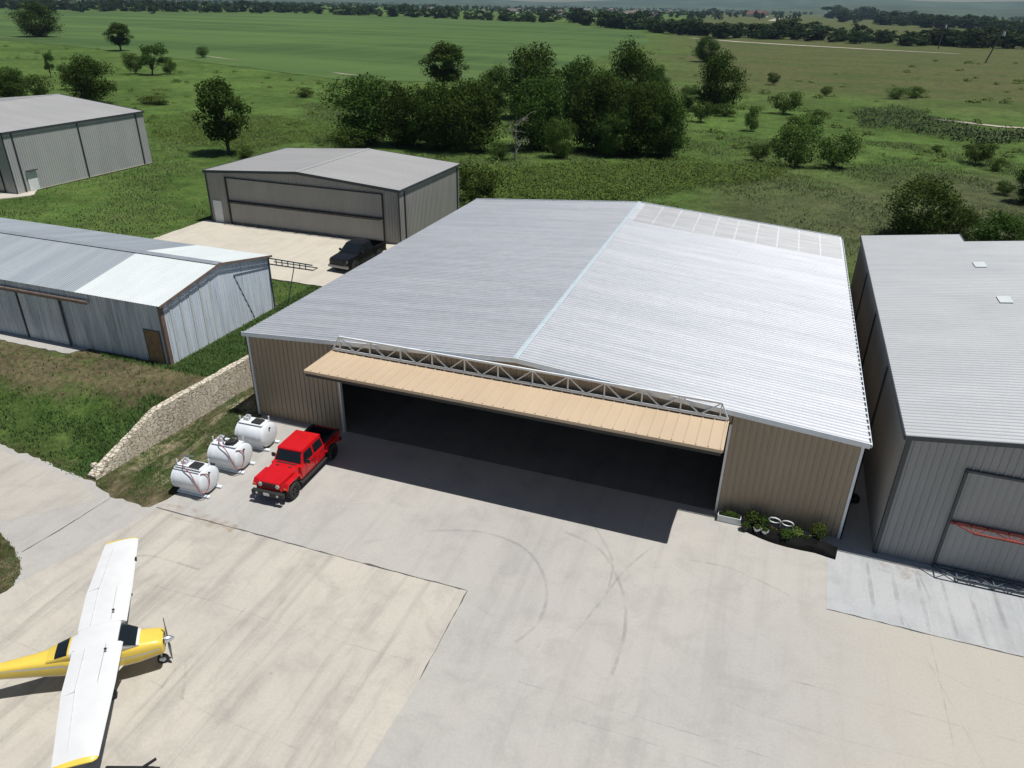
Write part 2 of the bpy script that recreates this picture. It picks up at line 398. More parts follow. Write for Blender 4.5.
def ribbon(name, pts, w, mt, dz=.012, z=None):
    pts = [Vector(p) for p in pts]; b = MB(); vs = []
    for i, p in enumerate(pts):
        d = pts[min(i+1, len(pts)-1)]-pts[max(i-1, 0)]; d.z = 0; d.normalize(); nn = Vector((-d.y, d.x, 0))
        ww = w[i] if isinstance(w, (list, tuple)) else w
        for sgn in (-1, 1):
            q = p+nn*sgn*ww/2; q.z = (float(terr(q.x, q.y)) if z is None else z)+dz; vs.append(q)
    b.add(vs, [(2*i, 2*i+1, 2*i+3, 2*i+2)[::-1] for i in range(len(pts)-1)])
    return tag(b.build(name, mt), kind='structure')

# ------------------------------------------------------------------ ground, paving
def axis(lo, hi, step, extra=(), far=9000., g=1.22):
    a = list(np.arange(lo, hi+1e-6, step))+list(extra); s_ = step; x = hi
    while x < far: s_ *= g; x += s_; a.append(x)
    s_ = step; x = lo
    while x > -far: s_ *= g; x -= s_; a.append(x)
    return np.array(sorted(set(np.round(a, 4))))
xs = axis(-70, 62, .8, np.arange(-5.2, -2, .12)); ys = axis(-14, 110, .8)
XX, YY = np.meshgrid(xs, ys); ZZ = terr(XX, YY)
nx, ny = len(xs), len(ys)
idx = np.arange(nx*ny).reshape(ny, nx)
fc = np.stack([idx[:-1, :-1], idx[:-1, 1:], idx[1:, 1:], idx[1:, :-1]], -1).reshape(-1, 4)
me = bpy.data.meshes.new('ground'); me.from_pydata(np.stack([XX, YY, ZZ], -1).reshape(-1, 3).tolist(), [], fc.tolist())
me.polygons.foreach_set('use_smooth', [True]*len(me.polygons))
tag(link_mesh('ground', me, m['ground']), kind='structure')

apron_pts = [(-90, -5.2), (-30, -7.3), (-11.1, -8.2), (-3.7, -9.07), (-1.6, -9.85), (.87, -9.8), (1.25, -8.6), (.75, -4), (.4, -.15), (0.02, .0), (0.02, 35), (33.05, 35), (33.4, 34), (62, 34), (90, -10), (90, -70), (-90, -70)]
sheet('apron', apron_pts, 0., m['apron'], .12, .13, .35, {0, 1, 2, 3, 4, 5, 6, 7})
sheet('old_slab', [(1.35, -9.78), (17.8, -9.62), (18.0, -14.6), (17.6, -26), (-2.5, -26), (-.2, -15.5)], .004, m['old'])
sheet('taxiway', [(-90, -5.6), (-30, -7.7), (-11.1, -8.6), (-3.7, -9.5), (-1.9, -10.2), (-5.2, -13.6), (-14, -19), (-90, -30)], .004, m['warm'])
sheet('right_pad', [(32.5, -.62), (62, -.5), (62, -5.25), (32.4, -5.24)], .004, m['right'])
isl = [(-14, -14.2), (-7, -13.2), (-4.1, -13.85), (-2.6, -14.4), (-1.5, -15.0), (-.75, -15.6), (-.4, -16.2), (-.5, -16.9), (-1.3, -17.9), (-4, -19.6), (-14, -22)]
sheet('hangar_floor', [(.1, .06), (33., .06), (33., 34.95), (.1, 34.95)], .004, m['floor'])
sheet('grass_island', isl, .05, m['ground'], .05, .08, .25, set(range(10)))
def ragged(name, pts, w0, w1, mt, wob=.015, step=.35, dz=.010):
    P = [Vector(p) for p in pts]; out = []; ws = []
    for a, c in zip(P[:-1], P[1:]):
        n = max(2, int((c-a).length/step))
        for k in range(n):
            q = a.lerp(c, k/n); out.append(q+Vector((random.uniform(-wob, wob), random.uniform(-wob, wob), 0))); ws.append(random.uniform(w0, w1)*(1.8 if random.random() < .06 else 1))
    out.append(P[-1]); ws.append(w0); return ribbon(name, out, ws, mt, dz, 0)
ragged('pavement_joint', [(1.2, -9.7, 0), (6, -9.66, 0), (12, -9.68, 0), (17.8, -9.6, 0)], .015, .08, m['joint'])
ragged('pavement_joint', [(17.82, -9.6, 0), (17.98, -14.6, 0)], .01, .06, m['joint'])
ragged('pavement_joint', [(32.4, -5.22, 0), (36, -5.26, 0), (50, -5.24, 0)], .01, .07, m['joint'])
ragged('pavement_joint', [at(22, 552, 0), at(60, 530, 0), at(112, 497, 0)], .01, .07, m['joint'])
for P_ in ([(3, -14.2), (8, -14.0), (12.5, -14.05), (17.8, -13.9)], [(9.6, -9.8), (9.65, -14), (9.7, -19)], [(20, -13.4), (24, -13.3), (30.5, -13.35)], [(36.3, -5.4), (36.4, -9.5), (36.4, -14)], [(31, -9.7), (36, -9.65), (44, -9.7)]):
    ragged('pavement_crack', [(x, y, 0) for x, y in P_], .02, .05, m['tyre_and_streak_mark'], .02, .3, .011)
for pts, w in (([(905, 620), (960, 720), (985, 768)], .03), ([(700, 690), (760, 715), (850, 742), (960, 768)], .03), ([(560, 716), (640, 740), (720, 767)], .05),
               ([(150, 680), (210, 715), (300, 750)], .03), ([(0, 636), (60, 660)], .03), ([(930, 560), (1010, 640)], .02), ([(740, 552), (780, 580)], .015), ([(898, 650), (970, 688), (1024, 705)], .025)):
    ribbon('pavement_joint', [at(*p, 0) for p in pts], w, m['tyre_and_streak_mark'], .013, 0)
def curve_px(P, n=8):
    P = [at(*p, 0) for p in P]; out = []
    for i in range(len(P)-1):
        a, b, c, d = P[max(i-1, 0)], P[i], P[i+1], P[min(i+2, len(P)-1)]
        for k in range(n):
            t_ = k/n; out.append(.5*((2*b)+(c-a)*t_+(2*a-5*b+4*c-d)*t_*t_+(3*b-a-3*c+d)*t_**3))
    return out+[P[-1]]
for P, w in (([(425, 531), (480, 532), (525, 549), (546, 583), (540, 620), (515, 643)], .14), ([(560, 530), (600, 550), (622, 590), (625, 630), (612, 675)], .14), ([(655, 545), (625, 570), (602, 600), (570, 640)], .12),
             ([(590, 520), (612, 560), (605, 600)], .1), ([(120, 560), (150, 556), (200, 570)], .12), ([(880, 500), (905, 545), (930, 600)], .1), ([(160, 690), (185, 660), (182, 700)], .12), ([(690, 560), (735, 570), (790, 596)], .1)):
    ribbon('tyre_and_streak_mark', curve_px(P), w, m['tyre_and_streak_mark'], .016, 0)
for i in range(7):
    x = 34.2+i*1.02; ribbon('tyre_and_streak_mark', [(x, -1.4, 0), (x+.05, -3.2, 0), (x+.12, -5.1, 0)], [.12, .2, .12], m['tyre_and_streak_mark'], .015, 0)  # evenly spaced faint dark streaks running across the right pad
sheet('rust_stain', [tuple(at(*p, 0)[:2]) for p in ((880, 558), (925, 567), (930, 575), (905, 580), (878, 570))], .018, m['stain'])
sheet('rust_stain', [tuple(at(*p, 0)[:2]) for p in ((158, 503), (190, 507), (240, 526), (230, 533), (165, 516))], .018, m['stain'])
pad = sheet('hangar_pad', [(-28.3, 16.8), (-4.6, 16.8), (-4.6, 29.7), (-28.3, 29.7)], 1.74, m['pad'], .2, .06, .4, {0, 3})
sheet('barn_pad', [(-60, -.55), (-14.2, -.35), (-13.6, .9), (-60, .9)], 1.70, m['apron'], .15, .1, .4, {0, 1})
sheet('hangar_pad', [(-90, 27.5), (-55.6, 27.6), (-53.6, 30.6), (-55.3, 32.6), (-56, 32.6), (-56, 30.4), (-90, 30.4)], 1.74, m['pad'], .15, .06, .5, {0, 1, 2})
fld = [at(*p) for p in ((-260, 40), (0, 40), (80, 47), (160, 57), (250, 68), (330, 79), (430, 82), (500, 80), (560, 71), (610, 55), (650, 41), (640, 31), (560, 24), (430, 18), (300, 12.5), (150, 12), (0, 9), (-260, 3))]
fp = []
for i, p in enumerate(fld):
    q = fld[(i+1) % len(fld)]
    for k in range(6):
        v = p.lerp(q, k/6); j = min(3, (v-p).length*.02); fp.append((v.x+random.uniform(-j, j), v.y+random.uniform(-j, j)))
o = sheet('crop_field', fp, 0., m['crop'])
for v in o.data.vertices: v.co.z = 1.74
# drape: cut the sheet well above the meadow's small swells
for P, w in (([(-30, 36), (10, 38), (32, 39.5)], [.8, .8, .1]), ([(198, 55), (215, 57.5), (240, 61)], [.1, 1., .1]), ([(328, 72), (345, 74.5), (366, 76.5)], [.1, 1.3, .1])):
    ribbon('dirt_path', [at(*p) for p in P], w, m['dirt'], .15)
ribbon('dirt_path', [at(*p) for p in ((930, 119), (965, 123), (1000, 127), (1060, 131))], 2.2, m['dirt'], .12)
ribbon('dirt_path', [at(*p) for p in ((690, 38), (740, 42), (800, 45.5), (880, 50), (960, 54))], [3, 8, 9, 6, 3], m['dirt'], .1)
ribbon('dirt_path', [at(*p) for p in ((771, 21), (780, 18), (794, 15.5))], 14, m['dirt'], .2)

# ------------------------------------------------------------------ buildings
def truss(mb, p, q, depth, updir, n, w=.09, wd=.06, slant=(0, 0)):
    """flat lattice truss: chord p-q and a second chord offset by depth along updir"""
    p = Vector(p); q = Vector(q); u = Vector(updir); d = (q-p)
    a = p+u*depth+d*slant[0]; b = q+u*depth-d*slant[1]
    mb.bar(p, q, w); mb.bar(a, b, w)
    for i in range(n+1):
        t_ = i/n; x = a.lerp(b, t_); y = x-u*depth
        mb.bar(y, x, wd)
        if i < n:
            mid = (a.lerp(b, (i+.5)/n))-u*depth
            mb.bar(x, mid, wd*.8); mb.bar(mid, a.lerp(b, (i+1)/n), wd*.8)
    if slant[0]: mb.bar(p, a, wd)
    if slant[1]: mb.bar(q, b, wd)

# --- main tan hangar (local = world)
W, D, HE, HR, RX = 33.1, 35.1, 5.4, 6.65, 16.45
rxy = lambda y: 16.53-.018*y
gab = lambda u: HE+(HR-HE)*(1-abs(u-RX)/RX)-.06
H = thing('tan_hangar', 'large tan hangar with ribbed galvanised roof and its wide front door folded up', 'hangar', (0, 0, 0))
JL, JR, HD = 5.95, 27.3, 5.1
w = MB()
w.ribbed((0, 0, 0), (1, 0, 0), (0, 0, 1), (0, -1, 0), .06, JL, 0, gab)
w.ribbed((0, 0, 0), (1, 0, 0), (0, 0, 1), (0, -1, 0), JR, W-.06, 0, gab)
w.ribbed((0, 0, 0), (1, 0, 0), (0, 0, 1), (0, -1, 0), JL, JR, HD, gab)
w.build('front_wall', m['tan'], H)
w = MB(); w.ribbed((0, D, 0), (1, 0, 0), (0, 0, 1), (0, 1, 0), .06, W-.06, 0, gab); w.build('back_wall', m['tan'], H)
for x, nrm in ((0, -1), (W, 1)):
    w = MB(); w.ribbed((x, 0, 0), (0, 1, 0), (0, 0, 1), (nrm, 0, 0), .06, D-.06, 0, HE-.05); w.build('side_wall', m['tan'], H)
for sgn in (-1, 1):
    r_ = MB(); ov = .1
    def P(u, v, sgn=sgn):
        rx = rxy(u); ex = (-ov if sgn < 0 else W+ov); ez = HE-ov*(HR-HE)/RX
        return Vector((rx+(ex-rx)*v, u, HR+(ez-HR)*v))
    tmp = MB(); tmp.ribbed((0, 0, 0), (0, 1, 0), (1, 0, 0), (0, 0, 1), -.16, D+.16, 0, 1, .3, .035, .11, .05)
    tmp.v = [tuple(P(y, x)+Vector((0, 0, z))) for x, y, z in tmp.v]
    rf = tmp.build('roof_slope', m['galv_roof'], H)
    if sgn > 0:   # weathered panels over the rear bay, ten of them, with bright seams between
        nP = 10
        for i in range(nP):
            v0, v1 = .035+i*.0965, .035+(i+1)*.0965-.007; b = MB()
            b.ribbed((0, 0, 0), (0, 1, 0), (1, 0, 0), (0, 0, 1), D-6.6, D+.1, v0, v1, .3, .035, .11, .05)
            b.v = [tuple(P(y, x)+Vector((0, 0, z+.012))) for x, y, z in b.v]
            b.build('roof_panel', m['translucent'], rf)
rc = MB()
for a, b in ((-.17, D+.17),):
    p0, p1 = Vector((rxy(a), a, HR+.05)), Vector((rxy(b), b, HR+.05))
    for sgn in (-1, 1):
        e = Vector((sgn*.14, 0, -.011)); rc.hexa([p0, p1, p1+e, p0+e], [q+Vector((0, 0, .02)) for q in (p0, p1, p1+e, p0+e)])
rc.build('ridge_cap', m['pale_trim'], H)
for y, n_ in ((-.19, -1), (D+.19, 1)):
    tr = MB(); rx = rxy(y)
    for ex in (-.14, W+.14):
        ez = HE-.14*(HR-HE)/RX
        a = Vector((rx, y, HR+.07)); b = Vector((ex, y, ez+.07)); dn = Vector((0, 0, -.26)); dy = Vector((0, n_*.05, 0))
        tr.hexa([a, b, b+dn, a+dn], [q+dy for q in (a, b, b+dn, a+dn)])
    tr.build('rake_trim', m['white_trim'], H)
for x in (-.03, W-.15):
    c = MB(); c.box(x, -.06, .0, x+.18, .0-.002, HE-.1); c.box(x if x < 1 else x+.12, -.06, 0, x+.06 if x < 1 else x+.18, .16, HE-.1); c.build('corner_trim', m['white_trim'], H)
gt = MB(); gz = HE-.06; gt.box(W+.22, -.1, gz-.12, W+.245, D+.1, gz); gt.box(W+.10, -.1, gz-.14, W+.245, D+.1, gz-.12)
for k in range(58): gt.box(W+.1, k*.6-.05, gz-.02, W+.23, k*.6+.1, gz+.004)
gt.build('gutter', m['white_trim'], H)
jb = MB(); jb.box(JL-.02, -.09, 0, JL+.09, .12, HD); jb.build('door_jamb', m['steel'], H)
jb = MB(); jb.box(JR-.09, -.09, 0, JR+.02, .12, HD); jb.build('door_jamb', m['steel'], H)
for y in (.5, 9, 18, 27, 34.4):
    cl = MB()
    for x in (.35, W-.35): cl.box(x-.12, y-.14, 0, x+.12, y+.14, HE-.3)
    cl.bar((.35, y, HE-.45), (RX, y, HR-.5), .2, .4); cl.bar((W-.35, y, HE-.45), (RX, y, HR-.5), .2, .4)
    cl.build('steel_frame', m['dark_steel'], H)
dl = MB(); DX0, DX1, DZ, DY = 6.0, 27.1, 5.36, -3.05
dl.ribbed((0, 0, DZ), (1, 0, 0), (0, 1, -.02), (0, 0, 1), DX0, DX1, DY, -.34, .53, .04, .07, .035, False)
dl.box(DX0, DY, DZ-.10, DX1, -.12, DZ-.004-.0) if False else None
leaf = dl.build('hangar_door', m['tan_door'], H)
lo = MB(); lo.ribbed((0, 0, 4.85), (1, 0, 0), (0, 1, -.14), (0, 0, -1), DX0, DX1, DY+.03, -.15, .53, .028, .07, .035, False)
lo.build('lower_leaf', m['tan_door'], leaf)
fr = MB(); fr.box(DX0-.03, DY-.06, DZ-.09, DX1+.03, DY, DZ+.06); fr.box(DX1, DY, DZ-.09, DX1+.06, -.3, DZ+.05); fr.box(DX0-.06, DY, DZ-.09, DX0, -.3, DZ+.05)
fr.build('door_edge', m['tan_door'], leaf)
un = MB(); un.box(DX0+.02, DY-.04, DZ-.26, DX1-.02, DY+.02, DZ-.10); un.box(DX0, -.36, DZ+.03, DX1+.05, -.30, DZ+.06)
un.build('seal_strip', m['black'], leaf)
tb = MB(); truss(tb, (DX0+.0, -.33, DZ+.12), (DX1, -.33, DZ+.12), .78, (0, 0, 1), 11, .1, .065, (.022, .018))
tb.build('truss', m['white_trim'], leaf)

# --- dark grey hangar on the right
G = thing('grey_hangar', 'dark grey hangar with a red truss across its closed door, right of the tan hangar', 'hangar', (34.55, -.5, 0))
gW, gD, gHE, gs, gRX = 27., 33.1, 6.36, .128, 13.5
gg = lambda u: gHE+gs*min(u, 2*gRX-u)-.05
dA, dB, dH = 2.45, 24.5, 5.2
w = MB(); w.ribbed((0, 0, 0), (1, 0, 0), (0, 0, 1), (0, -1, 0), .05, dA, 0, gg); w.ribbed((0, 0, 0), (1, 0, 0), (0, 0, 1), (0, -1, 0), dA, dB, dH, gg); w.ribbed((0, 0, 0), (1, 0, 0), (0, 0, 1), (0, -1, 0), dB, gW, 0, gg)
w.build('front_wall', m['grey_wall_dark'], G)
w = MB(); w.ribbed((0, 0, 0), (0, 1, 0), (0, 0, 1), (-1, 0, 0), .05, gD, 0, gHE-.04); w.build('side_wall', m['taupe_wall'], G)
w = MB(); w.ribbed((gW, 0, 0), (0, 1, 0), (0, 0, 1), (1, 0, 0), .05, gD-2, 0, gHE-.04); w.build('side_wall', m['taupe_wall'], G)
w = MB(); w.ribbed((0, gD, 0), (1, 0, 0), (0, 0, 1), (0, 1, 0), 0, 6.6, 0, gg); w.ribbed((0, gD-2, 0), (1, 0, 0), (0, 0, 1), (0, 1, 0), 6.6, gW, 0, gg); w.ribbed((6.6, 0, 0), (0, 1, 0), (0, 0, 1), (1, 0, 0), gD-2, gD, 0, gHE+gs*6.6-.05)
w.build('back_wall', m['taupe_wall'], G)
def slope(name, parent, mt, O, rng_u, x0, x1, z0, z1, pitch=.3):
    b = MB(); b.ribbed((0, 0, 0), (0, 1, 0), (1, 0, 0), (0, 0, 1), rng_u[0], rng_u[1], 0, 1, pitch, .035, .10, .045)
    b.v = [(x0+(x1-x0)*x, y, z0+(z1-z0)*x+z) for x, y, z in b.v]; return b.build(name, mt, parent)
rl = slope('roof_slope', G, m['blue_roof'], None, (-.1, gD-1.98), -.14, gRX, gHE-.14*gs, gHE+gs*gRX)
b = MB(); b.ribbed((0, 0, 0), (0, 1, 0), (1, 0, 0), (0, 0, 1), gD-1.98, gD+.1, 0, 1, .3, .035, .10, .045); b.v = [(-.14+(6.7+.14)*x, y, gHE-.14*gs+gs*6.84*x+z) for x, y, z in b.v]; b.build('roof_extension', m['blue_roof'], G)
slope('roof_slope', G, m['blue_roof'], None, (-.1, gD-1.98), gW+.14, gRX, gHE-.14*gs, gHE+gs*gRX)
for px, py in ((980, 264), (1005, 299)):
    p = at(px, py, 7.3)-Vector((34.55, -.5, 0)); b = MB(); z = gHE+gs*p.x+.045
    b.hexa([(p.x-.35, p.y-.6, z-.35*gs), (p.x+.35, p.y-.6, z+.35*gs), (p.x+.35, p.y+.6, z+.35*gs), (p.x-.35, p.y+.6, z-.35*gs)], [(p.x-.35, p.y-.6, z-.35*gs+.02), (p.x+.35, p.y-.6, z+.35*gs+.02), (p.x+.35, p.y+.6, z+.35*gs+.02), (p.x-.35, p.y+.6, z-.35*gs+.02)])
    b.build('skylight', m['barn_white'], G)
tr = MB()
for ex in (-.18, gW+.18):
    a = Vector((gRX, -.13, gHE+gs*gRX+.05)); e = Vector((ex, -.13, gHE-.18*gs+.05)); dn = Vector((0, 0, -.2)); dy = Vector((0, -.05, 0)); tr.hexa([a, e, e+dn, a+dn], [q+dy for q in (a, e, e+dn, a+dn)])
tr.box(-.2, -.1, gHE-.2, -.15, gD+.1, gHE+.03)
tr.box(6.7, gD-1.9, gHE+gs*6.6-.2, 6.78, gD+.12, gHE+gs*6.7+.05); tr.box(-.16, gD+.1, gHE-.25, 6.7, gD+.15, gHE+.0)
tr.build('roof_trim', m['dark_trim'], G)
b = MB(); b.box(-.05, -.07, 0, .13, -.004, gHE-.2); b.box(-.05, -.004, 0, -.004-.0, .12, gHE-.2); b.build('corner_trim', m['dark_trim'], G)
for yy in (8.2, 16.4, 24.6):
    b = MB(); b.box(-.13, yy, 0, -.035, yy+.1, gHE-.15); b.build('downpipe', m['dark_trim'], G)
b = MB(); b.ribbed((0, -.09, 0), (1, 0, 0), (0, 0, 1), (0, -1, 0), dA+.1, dB-.1, .12, dH-.06, .3, .025); gd = b.build('hangar_door', m['grey_wall_dark'], G)
b = MB(); b.box(dA-.02, -.14, 0, dA+.10, -.035, dH); b.box(dA-.02, -.14, dH-.05, dB, -.035, dH+.06); b.build('door_frame', m['dark_trim'], gd)
b = MB(); truss(b, (dA+.1, -.18, 2.62), (dB-.1, -.18, 2.62), .62, (0, -1, 0), 14, .08, .05, (.035, .035)); b.box(dA+.1, -.2, 2.5, dB-.1, -.14, 2.56); b.build('red_truss', m['red_steel'], gd)
b = MB(); truss(b, (dA+.0, -.2, .16), (dB, -.2, .16), .7, (0, -1, 0), 14, .09, .055, (.04, .04)); b.build('bottom_truss', m['dark_steel'], gd)

def bifold_hangar(root, w_, d_, he, hr, wall, door, dx0, dx1, dh, tm, pad_side):
    rx = w_/2; gb = lambda u: he+(hr-he)*(1-abs(u-rx)/rx)-.05
    b = MB()
    b.ribbed((0, 0, 0), (1, 0, 0), (0, 0, 1), (0, -1, 0), .03, dx0, 0, gb); b.ribbed((0, 0, 0), (1, 0, 0), (0, 0, 1), (0, -1, 0), dx0, dx1, dh, gb); b.ribbed((0, 0, 0), (1, 0, 0), (0, 0, 1), (0, -1, 0), dx1, w_-.03, 0, gb)
    b.build('front_wall', wall, root)
    b = MB(); b.ribbed((0, d_, 0), (1, 0, 0), (0, 0, 1), (0, 1, 0), 0, w_, 0, gb); b.build('back_wall', wall, root)
    for x, n_ in ((0, -1), (w_, 1)):
        b = MB(); b.ribbed((x, 0, 0), (0, 1, 0), (0, 0, 1), (n_, 0, 0), .03, d_-.03, 0, he-.04); b.build('side_wall', wall, root)
    sl = (hr-he)/rx
    slope('roof_slope', root, m['grey_roof'], None, (-.1, d_+.1), -.12, rx, he-.12*sl, hr, .4); slope('roof_slope', root, m['grey_roof'], None, (-.1, d_+.1), w_+.12, rx, he-.12*sl, hr, .4)
    b = MB(); b.box(rx-.2, -.12, hr+.02, rx+.2, d_+.12, hr+.05); b.build('ridge_cap', m['grey_roof'], root)
    b = MB()
    for y, n_ in ((-.12, -1), (d_+.12, 1)):
        for ex in (-.17, w_+.17):
            a = Vector((rx, y, hr+.05)); e = Vector((ex, y, he-.17*sl+.05)); dn = Vector((0, 0, -.26)); dy = Vector((0, n_*.05, 0)); b.hexa([a, e, e+dn, a+dn], [q+dy for q in (a, e, e+dn, a+dn)])
    b.box(-.2, -.1, he-.2, -.14, d_+.1, he+.03); b.box(w_+.14, -.1, he-.2, w_+.2, d_+.1, he+.03)
    b.build('roof_trim', tm, root)
    for x0, x1 in ((-.05, .1), (w_-.1, w_+.05)):
        b = MB(); b.box(x0, -.07, 0, x1, -.004, he-.2); b.build('corner_trim', tm, root)
    for x, n_ in ((w_, 1),):
        for yy in pad_side:
            b = MB(); b.box(x+.035, yy, .1, x+.16, yy+.13, he-.12); b.build('downpipe', tm, root)
    b = MB(); b.ribbed((0, -.07, 0), (1, 0, 0), (0, 0, 1), (0, -1, 0), dx0+.1, dx1-.08, .1, dh-.05, .3, .025); dr = b.build('hangar_door', door, root)
    b = MB(); b.box(dx0-.05, -.13, 0, dx0+.16, -.035, dh); b.box(dx1-.1, -.13, 0, dx1+.02, -.035, dh); b.box(dx0-.02, -.13, dh-.05, dx1, -.035, dh+.05); b.build('door_frame', m['black'], dr)
    b = MB(); truss(b, (dx0+.1, -.16, dh*.5), (dx1-.1, -.16, dh*.5), .4, (0, -1, 0), 12, .08, .05, (.01, .01)); b.box(dx0, -.16, dh*.5+.05, dx1, -.12, dh*.5+.12); b.build('mid_truss', m['black'], dr)
    b = MB()
    n = 11
    for i in range(n+1):
        x = dx0+.2+(dx1-dx0-.4)*i/n; b.bar((x, -.12, .2), (x, -.62, .13), .06)
    b.bar((dx0+.2, -.14, .2), (dx1-.2, -.14, .2), .07); b.build('bottom_truss', m['dark_steel'], dr)
B1 = thing('light_grey_hangar', 'light grey hangar with closed bifold door and a black pickup parked at its front', 'hangar', (-27.4, 29.6, 1.72))
bifold_hangar(B1, 21.9, 13.9, 5.2, 5.95, m['taupe_wall'], m['taupe_wall'], 2.4, 20.2, 4.7, m['dark_trim'], (.9, 13.2))
b = MB(); b.box(.45, -.08, .02, 1.5, -.035, 2.25); d = b.build('door', m['white_door'], B1); b = MB(); b.ball((1.38, -.11, 1.05), .04); b.build('handle', m['alloy'], d)
B2 = thing('far_grey_hangar', 'grey hangar at the left edge with three dark downpipes on its long side wall', 'hangar', (-84.5, 30.3, 1.72))
bifold_hangar(B2, 29., 20.9, 6.85, 8.25, m['grey_wall'], m['taupe_wall'], 3, 27.2, 5.6, m['dark_trim'], (1., 10.0, 19.4))
b = MB(); b.box(29.035, 1.6, .02, 29.09, 2.9, 2.25); d = b.build('door', m['white_door'], B2); b = MB(); b.box(29.09, 1.55, 2.3, 29.4, 2.95, 2.4); b.build('awning', m['dark_trim'], d)
b = MB(); b.box(29.04, 1.2, .02, 29.06, 20.6, .14); b.build('base_trim', m['pad'], B2)

# --- old metal barn
bx1, by0, by1, bz, be, br, byr = -6.9, .75, 11.6, 1.68, 4.05, 5.05, 6.3
BL = 34.
Bn = thing('metal_barn', 'old galvanised metal barn with brown corner trim and newer white roof sheets at one end', 'barn', (bx1, by0, bz))
bw = by1-by0; brk = byr-by0
w = MB(); w.ribbed((0, 0, 0), (-1, 0, 0), (0, 0, 1), (0, -1, 0), .04, BL, 0, be-.03, .2, .02, .1, .03, False); w.build('front_wall', m['barn_wall'], Bn)
w = MB(); w.ribbed((0, bw, 0), (-1, 0, 0), (0, 0, 1), (0, 1, 0), .04, BL, 0, be-.03, .2, .02, .1, .03, False); w.build('back_wall', m['barn_wall'], Bn)
bg = lambda u: be+(br-be)*(u/brk if u < brk else (bw-u)/(bw-brk))-.04
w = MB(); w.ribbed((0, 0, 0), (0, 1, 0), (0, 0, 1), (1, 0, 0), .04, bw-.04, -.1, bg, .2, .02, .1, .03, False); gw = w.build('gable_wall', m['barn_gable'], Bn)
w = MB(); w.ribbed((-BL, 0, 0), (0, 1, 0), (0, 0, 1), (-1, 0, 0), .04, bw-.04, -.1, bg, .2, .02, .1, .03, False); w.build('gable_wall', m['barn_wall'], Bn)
for yy in (.75, 1.65, 2.55, 3.5, 4.4):
    b = MB(); b.box(.022, yy, 0, .034, yy+.16, bg(yy)-.1); b.build('bright_strip', m['barn_white'], gw)
XW = -6.6
for (xa, xb, mt_) in ((.18, XW, 'barn_white'), (XW, -BL-.2, 'barn_roof')):
    for sgn in (0, 1):
        b = MB(); b.ribbed((0, 0, 0), (-1, 0, 0), (0, 1, 0), (0, 0, 1), -xa, -xb, 0, 1, .2, .02, .08, .03, False)
        ye, yr, ze = (-.15, brk, be-.15*(br-be)/brk) if sgn == 0 else (bw+.15, brk, be-.15*(br-be)/(bw-brk))
        b.v = [(x, yr+(ye-yr)*y, br+(ze-br)*y+z) for x, y, z in b.v]; b.build('roof_slope', m[mt_], Bn)
b = MB()
for sgn in (-1, 1): b.hexa([(.2, brk, br+.05), (-BL-.2, brk, br+.05), (-BL-.2, brk+sgn*.28, br), (.2, brk+sgn*.28, br)], [(.2, brk, br+.075), (-BL-.2, brk, br+.075), (-BL-.2, brk+sgn*.28, br+.025), (.2, brk+sgn*.28, br+.025)])
b.build('ridge_cap', m['barn_roof'], Bn)
b = MB()
for ye, q in ((-.18, brk), (bw+.18, bw-brk)):
    a = Vector((.2, brk, br+.04)); e = Vector((.2, ye, be-.18*(br-be)/q+.04)); dn = Vector((0, 0, -.15)); dx = Vector((.05, 0, 0)); b.hexa([a, e, e+dn, a+dn], [p+dx for p in (a, e, e+dn, a+dn)])
b.build('rake_trim', m['brown'], Bn)
b = MB(); b.box(-.14, -.05, 0, .04, -.024, be-.1); b.box(.024, -.05, 0, .05, .24, be-.1); b.build('corner_trim', m['brown'], Bn)
b = MB(); b.box(.024, bw-.1, 0, .05, bw+.03, be-.1); b.build('corner_trim', m['dark_trim'], Bn)
b = MB(); b.box(-1.55, -.06, .03, -.42, -.022, 2.2); dr = b.build('door', m['brown_door'], Bn)
b = MB(); b.box(-1.62, -.065, 0, -1.55, -.02, 2.27); b.box(-.42, -.065, 0, -.35, -.02, 2.27); b.box(-1.62, -.066, 2.2, -.35, -.02, 2.27); b.build('frame', m['dark_trim'], dr)
for i, xa in enumerate((-13.2, -9.3-.0)):
    pass
for xa, xb in ((-15.5, -11.9), (-11.75, -8.2), (-19.2, -15.65)):
    b = MB(); b.ribbed((0, -.12, 0), (1, 0, 0), (0, 0, 1), (0, -1, 0), xa, xb, .05, 3.25, .2, .018, .1, .03, False); sd = b.build('sliding_door', m['barn_wall'], Bn)
    b = MB(); b.box(xb+.0, -.17, .03, xb+.1, -.10, 3.3); b.build('door_stile', m['dark_trim'], sd)
b = MB(); b.tube([(-24, -.22, 3.5), (-5.6, -.22, 3.5)], .075, 8); b.box(-24, -.16, 3.28, -5.8, -.03, 3.4); b.build('door_track', m['brown'], Bn)
# door track carried past the end wall on a ladder-like frame
b = MB(); y_, z_, L_ = bw-.05, 3.42, 3.8
for dz in (0, .5): b.bar((0.05, y_, z_+dz*.9), (L_, y_, z_+dz*.75), .07)
for i in range(1, 7): b.bar((.5*i+.2, y_, z_), (.5*i+.2, y_, z_+.42), .05)
b.bar((.05, y_+.6, z_), (L_, y_+.6, z_), .06); b.bar((L_, y_, z_), (L_, y_+.6, z_), .05); b.bar((2.2, y_, z_), (1.2, y_-.1, .1), .05)
b.build('track_outrigger', m['dark_steel'], Bn)
b = MB(); b.bar((.04, 6.92, 3.80), (.04, bw-.05, 3.2), .035); b.bar((.04, 6.92, 3.80), (.04, 8.42, .1), .03); b.build('gable_dark_line', m['dark_trim'], Bn)  # two thin dark bars across and down the gable wall

